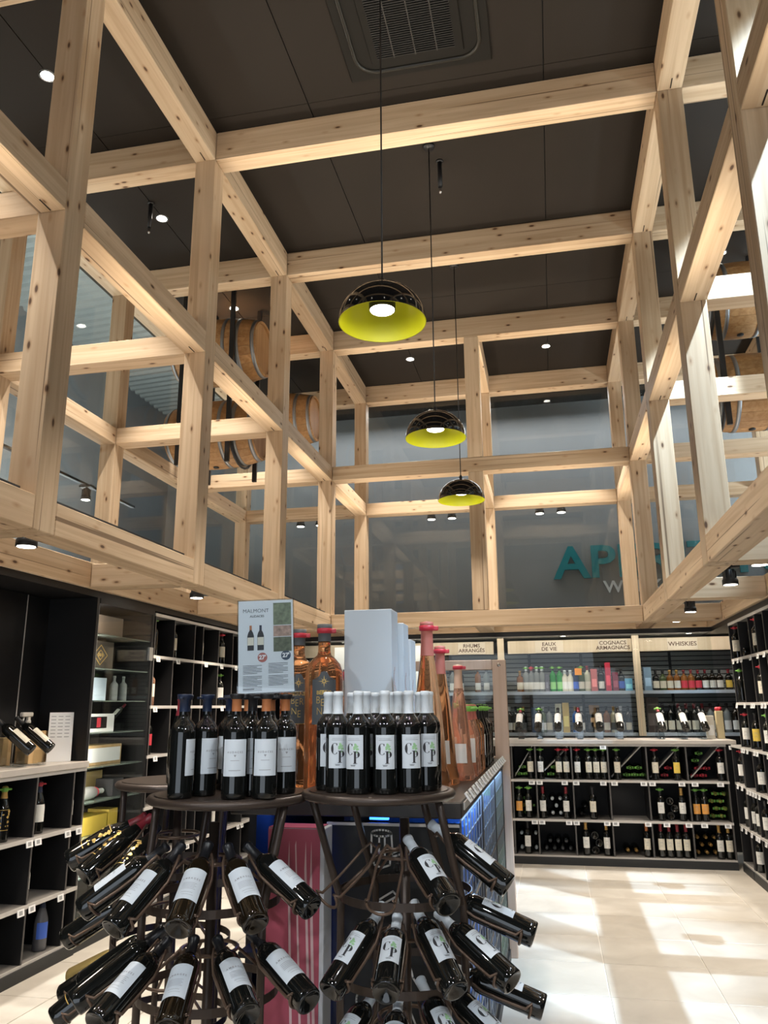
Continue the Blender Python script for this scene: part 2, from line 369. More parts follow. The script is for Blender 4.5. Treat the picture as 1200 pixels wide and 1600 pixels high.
for xa in (XS[1], XS[2], XS[3]): member('beam', (xa, YS[3] + PW + g, ZB), (xa + PW, 8.90 - g, ZB + PW))
for y0, y1 in ((-4.1, YS[0]), (YS[0] + g, YS[1]), (YS[1] + g, YS[2]), (YS[2] + g, YS[3]), (YS[3] + g, 8.94)):       # ledger boards on the cabinet line
    member('ledger_board', (-3.07, y0, ZB), (-3.03, y1, ZB + .17)); member('ledger_board', (1.65, y0, ZB), (1.69, y1, ZB + .17))
member('ledger_board', (-3.03, 8.90, ZB), (-.75, 8.94, ZB + .17)); member('ledger_board', (-.745, 8.90, ZB), (1.65, 8.94, ZB + .17))
SL = MB().box((-.0035, -.045, -.001), (.0035, .045, .001)).mesh('slot', pm('slot_shadow_black', (.02, .012, .008), .9))
for xi in (1, 3):                                                # dowel slots under the beam ends
    for j in (0, 1, 2, 3):
        for z in (ZM, ZT): link('slot', SL, frame, Vector((XS[xi] + PW * .52, YS[j] - .06, z - .0005)) - frame.location)

for xi in (1, 3):
    for j in range(-1, 4): MB().box((XS[xi] + .05, YS[j] + PW + .05, ZB + PW), (XS[xi] + PW - .05, YS[j + 1] - .05, ZB + PW + .03)).build('added_uplight_channel', BMETAL, frame)  # unseen channels added to go with the fill spots on these beams
# ================================================================== CEILING EQUIPMENT
ac = thing('air_conditioner', 'dark square ceiling cassette air conditioner above the hanging lamps', 'air conditioner', (-.65, 4.0, ZC))
ACM = pm('ac_panel', (.0095, .0085, .007), .6, spec=.2); ACD = pm('ac_dark', (.008, .008, .008), .5)
MB().bbox((-1.14, 3.5, ZC - .02), (-.16, 4.49, ZC - .001), .006).build('face_panel', ACM, ac)
def rrect(x0, y0, x1, y1, r, z, n=7):
    p = []
    for cx, cy, a0 in ((x1-r, y1-r, 0), (x0+r, y1-r, 90), (x0+r, y0+r, 180), (x1-r, y0+r, 270)):
        for k in range(n + 1): a = R(a0 + 90 * k / n); p.append((cx + r*math.cos(a), cy + r*math.sin(a), z))
    return p
MB().tube(rrect(-1.07, 3.57, -.23, 4.42, .14, ZC - .022), .016, 8, True).build('outlet_ring', pm('ac_glossy_ring', (.02, .019, .016), .2), ac)
MB().bbox((-.965, 3.66, ZC - .034), (-.335, 4.35, ZC - .02), .005).build('grille_frame', ACM, ac)
MB().box((-.916, 3.70, ZC - .036), (-.391, 4.305, ZC - .034)).build('grille_recess', ACD, ac)
gr = MB()
for k in range(34): y = 3.705 + k * .0178; gr.box((-.914, y, ZC - .044), (-.393, y + .007, ZC - .036))
gro = gr.build('louvre', ACD, ac); gro['kind'] = 'stuff'
for x in (-.80, -.655, -.51): MB().box((x - .004, 3.70, ZC - .047), (x + .004, 4.305, ZC - .044)).build('grille_rib', pm('ac_rib', (.03, .028, .026), .4), ac)
# pendant lamps
def dome(r, h, t=0., n=40, m=12):
    pr = []
    for i in range(m + 1):
        a = math.pi / 2 * i / m; pr.append((max((r - t) * math.cos(a), .0005), (h - t) * math.sin(a)))
    return pr
SHADE_K = pm('lamp_shade_black', (.008, .008, .009), .09, spec=.6, coat=.5); SHADE_Y = pm('lamp_shade_yellow', (.60, .60, .004), .5)
BULB = pm('bulb_glow', (1, .96, .88), .3, emis=22, ecol=(1, .95, .85))
for (y, x, z, lab) in ((3.445, -.717, 3.335, 'largest and nearest black dome pendant lamp with yellow inside'), (5.25, -.711, 3.35, 'middle one of the three black dome pendant lamps with yellow inside'), (7.0, -.723, 3.344, 'lowest and farthest black dome pendant lamp with yellow inside')):
    t = thing('pendant_lamp', lab, 'pendant lamp', (x, y, z), 'black and yellow pendant lamps')
    r, h = .216, .20
    MB().lathe(dome(r, h), 48, cap=False).build('lamp_shade', SHADE_K, t, True)
    b = MB(); b.lathe(dome(r, h, .004), 48, cap=False); b.lathe([(r, 0), (r - .004, 0)], 48, False, False); b.build('lamp_shade_lining', SHADE_Y, t, True)
    MB().lathe([(.008, h - .004), (.014, h), (.014, h + .03), (.006, h + .045)], 12).build('cord_grip', BMETAL, t, True)
    MB().lathe([(.062, .065), (.066, .07), (.066, .14), (.03, .193)], 20, cap=False).build('bulb_holder', BMETAL, t, True)
    MB().lathe([(.0005, .056), (.036, .058), (.060, .066), (.060, .072)], 20, cap=False).build('bulb', BULB, t, True)
    MB().cyl((0, 0, h + .04), (0, 0, ZC - z - .02), .0045, 6).build('cord', BMETAL, t, True)
    MB().lathe([(.045, ZC - z - .025), (.045, ZC - z - .002)], 16).build('ceiling_rose', BMETAL, t, True)
    spot_light('pendant_light', (x, y, z + .045), (x, y, 0), 55, NEUT, 150, .4, .05)
# recessed downlights
def downlight(x, y, z, lab, r=.045, power=DOWN_P, grp='recessed ceiling downlights'):
    t = thing('downlight', lab, 'downlight', (x, y, z), grp)
    MB().lathe([(r * 1.25, -.006), (r * 1.25, 0), (r, 0), (r, -.006)], 20, cap=False).build('trim_ring', WHITEP if z > 4 else BMETAL, t, True)
    MB().lathe([(.0005, -.003), (r, -.003)], 20, cap=False).build('lens', LAMPON, t, True)
    spot_light('downlight_beam', (x, y, z - .02), (x, y, 0), power if x < 1 or z < 4 else DOWN_P * .2, (1, .94, .86) if x < 1 else (.60, .80, 1.0), 66, .35, .03)
for yl in (2.31, 3.99, 5.67): spot_light('post_fill_beam', (1.85, yl, ZC - .03), (1.0, yl + .77, 3.38), DOWN_P * 3.0, (.60, .80, 1.0), 30, .55, .03)  # extra narrow beams added to whiten the right-hand post fronts
downlight(-3.2, 3.99, ZC, 'round downlight in the dark ceiling left of the big foreground post')
downlight(-3.2, 5.67, ZC, 'round downlight in the ceiling beside the short hanging sprinkler at left')
downlight(-1.53, 9.06, ZC, 'small downlight in the ceiling left of the rear middle post')
downlight(.16, 9.06, ZC, 'small downlight in the ceiling right of the rear middle post')
downlight(1.85, 3.99, ZC, 'round downlight in the ceiling of the right bay, nearest', power=DOWN_P * 2.6); downlight(1.85, 5.67, ZC, 'round downlight in the ceiling of the right bay, second', power=DOWN_P * 2.2)
for y in (2.31, 7.35): downlight(1.85, y, ZC, f'round downlight in the right bay ceiling, the one {"nearest the entrance" if y < 4 else "above the barrels"}'); downlight(-3.2, y, ZC, f'round downlight in the left bay ceiling, the one {"nearest the entrance" if y < 4 else "above the barrels"}')
for x, nm in ((-1.53, 'left'), (.16, 'right')): downlight(x, .7, ZC, f'{nm} unseen added downlight in the ceiling over the entrance', power=60)  # unseen pair added for bounce off the entrance floor
downlight(.155, 9.16, 2.262, 'downlight in the grey soffit above the second shop sign', .035, 9, 'soffit downlights')
downlight(1.5, 9.16, 2.262, 'downlight in the grey soffit near the right shelf', .035, 9, 'soffit downlights')
downlight(-1.4, 9.16, 2.262, 'downlight in the grey soffit behind the tall white box', .035, 9, 'soffit downlights')
for x, lab in ((-.653, 'black sprinkler drop hanging between the first two crossbeams near the lamp cord'), (-3.19, 'black sprinkler drop with chrome tip hanging beside the left downlight')):
    t = thing('sprinkler', lab, 'sprinkler', (x, 5.45, ZC))
    MB().lathe([(.03, -.012), (.03, -.001)], 14).build('flange', BMETAL, t, True)
    MB().cyl((0, 0, -.24), (0, 0, -.01), .018, 10).build('pipe', BMETAL, t, True)
    MB().lathe([(.006, -.30), (.014, -.285), (.008, -.27), (.016, -.24)], 10).build('nozzle', CHROME, t, True)
# track spots at the beam line
def track_spot(x, y, z, lab, tgt, power=SPOT_P, col=WARM, r=.055, h=.11, grp='black spotlights along the bottom beams', drop=.0):
    t = thing('spotlight', lab, 'spotlight', (x, y, z), grp)
    MB().bbox((-.07, -.035, h + .012), (.07, .035, h + .035), .003).build('mounting_plate', BMETAL, t, True)
    MB().cyl((0, 0, h - .01), (0, 0, h + .014), .014, 8).build('stem', BMETAL, t, True)
    b = MB().lathe([(r * .82, .004), (r, .0), (r, .035), (r * .72, .055), (r * .66, h)], 20); 
    for k in range(8):
        a = 2 * math.pi * k / 8; c, s = math.cos(a), math.sin(a); b.box((c * r * .8 - .003, s * r * .8 - .003, .045), (c * r * .8 + .003, s * r * .8 + .003, h - .01))
    b.build('housing', BMETAL, t, True)
    MB().lathe([(.0005, -.001), (r * .85, -.001)], 20, cap=False).build('lens', LAMPON, t, True)
    if power: spot_light('spot_beam', (x, y, z - .01), tgt, power, col, 95, .8, .11)
NM = ['nearest', 'second', 'third', 'fourth', 'fifth', 'sixth']
for k, y in enumerate((3.62, 5.03, 5.72, 6.78, 7.6)):
    track_spot(-2.70, y, 2.34, f'{NM[k]} black spotlight from the front along the left bottom beam', (-2.9, y, 0))
for k, y in enumerate((5.16, 6.0, 6.80, 7.73, 8.6)):
    track_spot(1.30, y, 2.335, f'{NM[k]} black spotlight from the front along the right bottom beam', (1.2, y, 0))
for (x, y) in ((-2.7, 1.0), (-2.7, 2.3), (1.3, 1.0), (1.3, 2.4), (1.3, 3.8)):
    spot_light('spot_beam', (x, y, 2.33), (x * .95, y, 0), SPOT_P, WARM, 95, .8, .11)
# pairs of spots on the glazing rail beyond the rear glass
for k, (x, lab) in enumerate(((-3.2, 'left'), (-1.34, 'middle'), (.108, 'right'))):
    for s, nm in ((-.14, 'left'), (.14, 'right')):
        track_spot(x + s, 10.3, 3.97, f'small black spotlight behind the rear glass, {nm} one of the {lab} pair', None, 0, r=.06, h=.13, grp='spotlights behind the rear glass')
sbox('trim_3', (-4.2, 10.28, 4.115), (2.8, 10.32, 4.14), BMETAL)
for y, nm in ((7.4, 'farther'), (7.05, 'nearer')):
    track_spot(-4.62, y, 3.60, f'{nm} black spotlight on the sloping track behind the left glass', None, 0, r=.05, h=.12, grp='spotlights behind the left glass')
sbox('trim_4', (-4.64, 4.5, 3.745), (-4.60, 8.0, 3.77), BMETAL)
# ------------------------------------------------------------------ barrels hung in the side bays
def barrel(c, lab, n=22):
    t = thing('barrel', lab, 'barrel', c, 'oak wine barrels hung in the frame')
    L_, rb, rh = .94, .35, .285
    st = MB(); m = 10
    for i in range(m):
        pass
    vs = []; fs = []
    a0 = math.pi / n * .975
    for i in range(m + 1):
        x = -L_/2 + L_ * i / m; r = rh + (rb - rh) * (1 - (2 * x / L_) ** 2)
        for rr in (r, r - .025):
            for a in (-a0, 0, a0): vs.append((x, rr * math.sin(a), rr * math.cos(a)))
    for i in range(m):
        a = i * 6; b = a + 6
        fs += [(a, b, b+1, a+1), (a+1, b+1, b+2, a+2), (a+3, a+4, b+4, b+3), (a+4, a+5, b+5, b+4), (a, a+3, b+3, b), (a+2, b+2, b+5, a+5)]
    fs += [(0,1,4,3), (1,2,5,4)]; e = m * 6; fs += [(e, e+3, e+4, e+1), (e+1, e+4, e+5, e+2)]
    mz = MB()._add(vs, fs).mesh('stave', OAKX)
    for k in range(n): link('stave', mz, t, rot=(2 * math.pi * k / n, 0, 0))
    for s in (-1, 1):
        MB().lathe([(.0005, 0), (rh - .024, 0), (rh - .024, .02), (.0005, .02)], 28, cap=False, smooth=False, M=Matrix.Translation((s * (L_/2 - .045), 0, 0)) @ Matrix.Rotation(R(90), 4, 'Y')).build('barrel_head', HEADX, t, True)
        for xh, wd in ((.455, .035), (.30, .04), (.16, .035)):
            def rr(x): return rh + (rb - rh) * (1 - (2 * x / L_) ** 2) + .002
            pr = [(rr(xh - wd), -(xh - wd)), (rr(xh - wd) + .003, -(xh - wd)), (rr(xh) + .003, -xh), (rr(xh), -xh)]
            MB().lathe([(r, -z * s) for r, z in pr], 36, cap=False, M=Matrix.Rotation(R(90), 4, 'Y')).build('hoop', STEEL, t, True)
    MB().cyl((0, -.02, -rb - .006), (0, -.02, -rb + .01), .03, 10).build('bung', BMETAL, t, True)
OAKX = wood('oak_barrel', (.46, .27, .12), (.33, .17, .065), knots=False); 
HEADX = wood('oak_head', (.50, .29, .13), (.36, .19, .08), knots=False)
for sx, xc, nm in ((-1, -3.2, 'left'), (1, 1.86, 'right')):
    for z, lv in ((4.21, 'lower'), (5.12, 'upper')):
        barrel((xc, 7.1, z), f'{lv} oak barrel with steel hoops in the {nm} side bay')
    t = thing('barrel_hanger', f'black steel hanger holding the two {nm} barrels under the beam', 'hanger', (xc, 7.1, 3.8))
    for dx in (-.26, .26):
        MB().bbox((xc + dx - .05, 6.70, ZC - .012), (xc + dx + .05, 6.80, ZC - .001), .002).build('flange', BMETAL, t)
        MB().box((xc + dx - .022, 6.72, 3.80), (xc + dx + .022, 6.75, ZC - .012)).build('rod', BMETAL, t)
        MB().box((xc + dx - .022, 7.45, 3.80), (xc + dx + .022, 7.48, ZC - .012)).build('rod', BMETAL, t)
        for zc in (4.21, 5.12):
            pts = [(xc + dx, 7.1 + .352 * math.cos(R(a)), zc + .352 * math.sin(R(a)) - .004) for a in range(195, 346, 15)]
            MB().tube(pts, .014, 6).build('cradle', BMETAL, t)
            MB().cyl((xc + dx, 6.74, zc - .12), pts[0], .012, 6).build('bracket', BMETAL, t); MB().cyl((xc + dx, 7.46, zc - .12), pts[-1], .012, 6).build('bracket', BMETAL, t)
t = None
barrel((-3.2, 8.98, 5.05), 'dim oak barrel in the last left bay behind the third post')
# ------------------------------------------------------------------ teal and white lettering on the wall beyond the rear glass
def sign_letters(name, body, size, x, z, y, mat, depth, lab, bold, xs=1.):
    m = MB(); vs, fs = text_verts(body, size, bold); x0 = min(v.x for v in vs); z0 = min(v.y for v in vs)
    n = len(vs); F = lambda v, yy: ((x + (v.x - x0) * xs), yy, z + v.y - z0)
    m._add([F(v, y) for v in vs] + [F(v, y + depth) for v in vs], [tuple(f) for f in fs] + [tuple(i + n for i in reversed(f)) for f in fs])
    ec = {}
    for f in fs:
        for a, b in zip(f, f[1:] + f[:1]): ec[frozenset((a, b))] = ec.get(frozenset((a, b)), []) + [(a, b)]
    m._add([F(v, y) for v in vs] + [F(v, y + depth) for v in vs], [(b, a, a + n, b + n) for l in ec.values() if len(l) == 1 for a, b in l])
    return tag(m.build(name, mat), lab, 'sign')
sign_letters('wall_lettering', 'APÉRITIFS', .62, .105, 3.18, 10.93, TEAL, .05, 'large teal raised letters on the grey wall behind the rear glass', .012, 1.12)
sign_letters('wall_lettering', 'WHISKIES', .22, .76, 2.98, 10.96, pm('letter_white', (.72, .74, .75), .5), .02, 'white raised letters beneath the teal letters on the grey wall', .004, 1.1)
# ================================================================== BOTTLES
def _scale(pr, s): return [(r * s, z * s) for r, z in pr]
BOT = {
 'bordeaux': [(.0005,.020),(.022,.010),(.031,.001),(.0345,0),(.0372,.004),(.0375,.02),(.0375,.188),(.0355,.203),(.028,.217),(.0185,.227),(.0145,.24),(.0138,.286),(.0156,.287),(.0156,.297),(.012,.30),(.0005,.30)],
 'burgundy': [(.0005,.022),(.024,.012),(.034,.001),(.038,0),(.041,.005),(.0415,.02),(.0415,.15),(.038,.175),(.029,.208),(.019,.238),(.0148,.262),(.0142,.288),(.016,.289),(.016,.298),(.012,.302),(.0005,.302)],
 'champagne': [(.0005,.026),(.026,.014),(.037,.001),(.041,0),(.0435,.005),(.044,.02),(.044,.155),(.040,.185),(.029,.222),(.020,.252),(.0165,.28),(.0175,.286),(.0175,.31),(.013,.318),(.0005,.318)],
 'spirit': [(.0005,.004),(.036,0),(.040,.004),(.040,.150),(.036,.166),(.020,.180),(.0145,.19),(.0140,.222),(.017,.223),(.017,.242),(.0005,.243)],
 'tallspirit': [(.0005,.004),(.034,0),(.037,.004),(.037,.185),(.032,.203),(.018,.218),(.0145,.228),(.0140,.268),(.016,.269),(.016,.288),(.0005,.289)],
 'berne': [(.0005,.016),(.06,.004),(.072,0),(.079,.006),(.0805,.03),(.0805,.44),(.078,.475),(.068,.505),(.048,.528),(.030,.543),(.026,.56),(.0265,.64),(.031,.642),(.031,.672),(.0005,.675)],
 'flame': [(.0005,.014),(.05,.004),(.075,0),(.086,.008),(.085,.03),(.076,.075),(.070,.11),(.0685,.14),(.064,.22),(.054,.33),(.043,.43),(.033,.50),(.027,.55),(.0245,.60),(.024,.655),(.028,.657),(.028,.675),(.0005,.68)],
}
CAPZ = {'bordeaux': (.232, .3006), 'burgundy': (.236, .3026), 'champagne': (.225, .3186), 'spirit': (.198, .2436), 'tallspirit': (.240, .2896), 'berne': (.60, .6756), 'flame': (.535, .6806)}
BMESH = {}
def prof_r(pr, z):
    i0 = min(range(len(pr)), key=lambda i: pr[i][1]); body = pr[i0:]
    for (r0, z0), (r1, z1) in zip(body, body[1:]):
        if z0 <= z <= z1 and z1 > z0: return r0 + (r1 - r0) * (z - z0) / (z1 - z0)
    return body[-1][0]
def bmesh_body(kind, mat, n):
    k = ('b', kind, mat.name, n)
    if k not in BMESH: BMESH[k] = MB().lathe(BOT[kind], n, cap=False).mesh('bottle_glass', mat)
    return BMESH[k]
def bmesh_cap(kind, mat, n, z0=None, z1=None):
    k = ('c', kind, mat.name, n, z0, z1)
    if k not in BMESH:
        a, b = CAPZ[kind]; a = z0 or a; b = z1 or b; pr = BOT[kind]
        zs = [a] + [z for _, z in pr[3:] if a < z < b - .0005]
        pts = []
        for z in zs: pts.append((prof_r(pr, z) + .0006, z))
        top = pts[-1][0]; pts += [(top, b), (.0005, b)]
        BMESH[k] = MB().lathe(pts, n, cap=False).mesh('capsule', mat)
    return BMESH[k]
def patch(kind, z0, h, ha, off, n=12, m=2):
    mb = MB(); vs = []; fs = []; pr = BOT[kind]
    for i in range(m + 1):
        z = z0 + h * i / m; r = prof_r(pr, z) + off
        for k in range(n + 1):
            a = -ha + 2 * ha * k / n; vs.append((r * math.cos(a), r * math.sin(a), z))
    for i in range(m):
        for k in range(n): b = i * (n + 1) + k; fs.append((b, b + 1, b + n + 2, b + n + 1))
    return mb._add(vs, fs, True)
def bmesh_label(kind, z0, h, ha, mat):
    k = ('l', kind, z0, h, ha, mat.name)
    if k not in BMESH: BMESH[k] = patch(kind, z0, h, ha, .0006, m=2 if kind in ('bordeaux',) else 6).mesh('label', mat)
    return BMESH[k]
def wrapf(kind, zc, off=.0011):
    r = prof_r(BOT[kind], zc) + off
    def fn(x, y):
        a = x / r; return (r * math.cos(a), r * math.sin(a), zc + y)
    return fn
def crescent(mb, cx, cy, rx, ry, thick, a0, a1, fn, n=28, thin=.10):
    """didone-like bowl: stroke swelling on one side."""
    for i in range(n):
        def ring(t, w):
            a = R(a0 + (a1 - a0) * t); k = abs(math.cos(a)); w_ = thick * (thin + (1 - thin) * k ** 1.5)
            return (cx + (rx - (w_ if w else 0)) * math.cos(a), cy + (ry - (thick * thin * 1.2 if w else 0)) * math.sin(a))
        t0, t1 = i / n, (i + 1) / n
        mb._add([fn(*ring(t0, 0)), fn(*ring(t1, 0)), fn(*ring(t1, 1)), fn(*ring(t0, 1))], [(0, 1, 2, 3)])
def rect(mb, x0, y0, x1, y1, fn, n=1):
    for k in range(n):
        a = x0 + (x1 - x0) * k / n; b = x0 + (x1 - x0) * (k + 1) / n; mb._add([fn(a, y0), fn(b, y0), fn(b, y1), fn(a, y1)], [(0, 1, 2, 3)])
def bmesh_print(kind, which):
    k = ('p', kind, which)
    if k in BMESH: return BMESH[k]
    mb = MB(); mat = INK
    if which == 'CP':
        f = wrapf(kind, .12)
        crescent(mb, -.0095, .009, .0125, .0165, .0085, 50, 310, f)
        rect(mb, -.0045, .018, -.002, .0245, f); rect(mb, -.004, -.006, -.0025, -.001, f)
        rect(mb, .003, -.031, .0098, .003, f, 3); rect(mb, 0, -.0325, .013, -.031, f, 4); rect(mb, 0, .0015, .004, .003, f, 2)
        crescent(mb, .0095, -.0065, .0115, .0095, .0075, -90, 90, f, thin=.16)
        rect(mb, -.020, .0345, .021, .0352, f, 10); rect(mb, -.019, .0395, .019, .040, f, 10); rect(mb, -.009, -.0365, .008, -.0358, f, 6); rect(mb, -.007, -.0395, .006, -.038, f, 6)
    elif which == 'CPleaf':
        f = wrapf(kind, .12, .0009); mat = pm('leaf_print', (.30, .52, .28), .6)
        for (cx, cy, rx, ry) in ((.010, .017, .006, .004), (.004, .012, .004, .006), (.013, .009, .005, .004), (.007, .022, .004, .004), (.011, .0005, .006, .003)):
            mb._add([f(cx + rx * math.cos(R(a)) * (1 + .25 * math.cos(3 * R(a))), cy + ry * math.sin(R(a))) for a in range(0, 360, 30)], [tuple(range(12))])
    elif which in ('AMB', 'AUD'):
        f = wrapf(kind, .118); mat = INKG
        add_text(mb, 'A M B A G E S' if which == 'AMB' else 'A U D A C E S', .0085 if which == 'AMB' else .0078, lambda x, y: f(x, y + .016), .0002)
        if which == 'AMB':
            for i in range(5): rect(mb, -.021, .001 - i * .0048, .021 - .004 * (i % 2), .0020 - i * .0048, f, 8)
            ribbon(mb, [(-.016 + .0025 * i, -.030 + (.0016 if i % 2 else -.0012)) for i in range(14)], .0007, f); rect(mb, -.012, -.038, .02, -.0372, f, 6)
        else:
            mb._add([f(-.004, .009), f(.004, .009), f(0, .002)], [(0, 2, 1)]); rect(mb, -.013, -.008, .013, -.0068, f, 6); rect(mb, -.018, -.036, .018, -.0345, f, 8)
    elif which == 'lines':
        f = wrapf(kind, .12); mat = INKG
        rect(mb, -.012, .014, .012, .017, f, 6); rect(mb, -.016, .004, .016, .0055, f, 6); rect(mb, -.010, -.012, .010, -.010, f, 6); rect(mb, -.014, -.02, .014, -.0188, f, 6)
    elif which == 'gold':
        f = wrapf(kind, .12); mat = GOLDP; rnd = random.Random(4)
        for i in range(16):
            cx, cy = rnd.uniform(-.034, .034), rnd.uniform(-.045, .05); q = rnd.uniform(.004, .009)
            mb._add([f(cx + q * rnd.uniform(.6, 1.3) * math.cos(R(a)), cy + q * rnd.uniform(.6, 1.2) * math.sin(R(a))) for a in range(0, 360, 45)], [tuple(range(8))])
        rect(mb, -.03, -.055, .03, -.052, f, 10); rect(mb, -.03, .054, .03, .057, f, 10)
    elif which == 'berne':
        mat = GOLDP; f = wrapf(kind, .405, .0014)
        for a in range(0, 360, 45):
            l = .024 if a % 90 == 0 else .015; c, s_ = math.cos(R(a)), math.sin(R(a))
            mb._add([f(c * l, s_ * l + .028), f(-s_ * .0022 + c * .004, c * .0022 + s_ * .004 + .028), f(s_ * .0022 + c * .004, -c * .0022 + s_ * .004 + .028)], [(0, 1, 2)])
        rect(mb, -.016, -.0095, .016, -.008, f, 6); add_text(mb, 'BERNE', .021, lambda x, y: f(x, y - .018), .0006)
        f2 = wrapf(kind, .335, .0014)
        for ln, xx, yy in (('B', -.024, .022), ('E', -.006, .012), ('R', .014, .018), ('N', -.018, -.022), ('E', .004, -.034)): add_text(mb, ln, .042, lambda x, y, xx=xx, yy=yy: f2(x * .8 + xx, y + yy), -.0006)
        rect(mb, -.035, -.075, .035, -.073, f2, 8)
    BMESH[k] = mb.mesh('print', mat); return BMESH[k]
def lock_mesh(style, mat):
    k = ('k', style, mat.name)
    if k in BMESH: return BMESH[k]
    mb = MB()
    if style == 'wing':
        mb.lathe([(.0172, -.018), (.019, -.012), (.019, .004), (.012, .008), (.0005, .008)], 14, cap=False); mb.bbox((-.012, -.036, -.010), (.012, .036, .0), .003); mb.lathe([(.009, .0), (.009, .014), (.0005, .015)], 10, cap=False)
    elif style == 'disc':
        mb.lathe([(.017, -.012), (.0215, -.006), (.0225, 0), (.0225, .004), (.0005, .005)], 16, cap=False); mb.bbox((-.005, -.040, -.010), (.005, .028, -.003), .0015)
    elif style == 'band':
        mb.lathe([(.0165, -.008), (.0225, -.006), (.0225, .006), (.0165, .008)], 16, cap=False); mb.bbox((-.006, .018, -.006), (.006, .034, .006), .002)
    BMESH[k] = mb.mesh('security_lock', mat); return BMESH[k]
NB = [0]
LASTB = {}
def _last(n): return LASTB[n]
def bottle(kind, M, glassm, lab, group=None, label=None, cap=CAPK, prints=(), lock=None, lock_style='wing', n=16, s=1., name='wine_bottle', cat='bottle', capz=None, lockz=None):
    o = link(name, bmesh_body(kind, glassm, n)); o.matrix_world = M @ Matrix.Scale(s, 4); tag(o, lab, cat, group); NB[0] += 1; LASTB[name] = o
    if cap: link('capsule', bmesh_cap(kind, cap, n, *(capz or (None, None))), o)
    if label:
        l = link('label', bmesh_label(kind, *label), o)
        for p in prints: link('print', bmesh_print(kind, p), l)
    if lock:
        q = link('security_lock', lock_mesh(lock_style, lock), o, (0, 0, lockz or BOT[kind][-1][1] - .012)); q.rotation_euler = (0, 0, 0)
        if kind in ('berne', 'flame'): q.scale = (1.45, 1.45, 1.6)
    return o
def upright(x, y, z, face=None, roll=0.):
    """standing at a point; the label (local +X) looks along face (degrees), by default to the aisle."""
    a = R(face) if face is not None else math.atan2(-y, -x)
    return Matrix.Translation((x, y, z)) @ Matrix.Rotation(a + R(roll), 4, 'Z')
def tilted(A, az, tilt, ln=.30, roll=0.):
    """lying bottle whose mouth is at A and whose base points along az, down by tilt; label on top."""
    d = Vector((math.cos(R(az)) * math.cos(R(tilt)), math.sin(R(az)) * math.cos(R(tilt)), -math.sin(R(tilt)))); Z_ = -d
    up = Vector((0, 0, 1)); X_ = (up - Z_ * up.dot(Z_)).normalized(); Y_ = Z_.cross(X_)
    Mx = Matrix(((X_.x, Y_.x, Z_.x), (X_.y, Y_.y, Z_.y), (X_.z, Y_.z, Z_.z))).to_4x4(); B = Vector(A) + d * ln
    return Matrix.Translation(B) @ Mx @ Matrix.Rotation(R(roll), 4, 'Z')
LAB_W = (.068, .100, R(50), LWHITE); LAB_C = (.068, .100, R(50), LCREAM); LAB_O = (.068, .09, R(55), LORANGE); LAB_B = (.068, .09, R(50), LBLU)
LAB_CP = (.072, .098, R(47), LBLUE); LAB_AM = (.066, .105, R(58), LBLUE); LAB_Y = (.068, .10, R(50), LYELL); LAB_R = (.07, .085, R(60), LREDL)
ORD = ['first', 'second', 'third', 'fourth', 'fifth', 'sixth', 'seventh', 'eighth', 'ninth', 'tenth', 'eleventh', 'twelfth', 'thirteenth', 'fourteenth', 'fifteenth', 'sixteenth', 'seventeenth', 'eighteenth', 'nineteenth', 'twentieth']

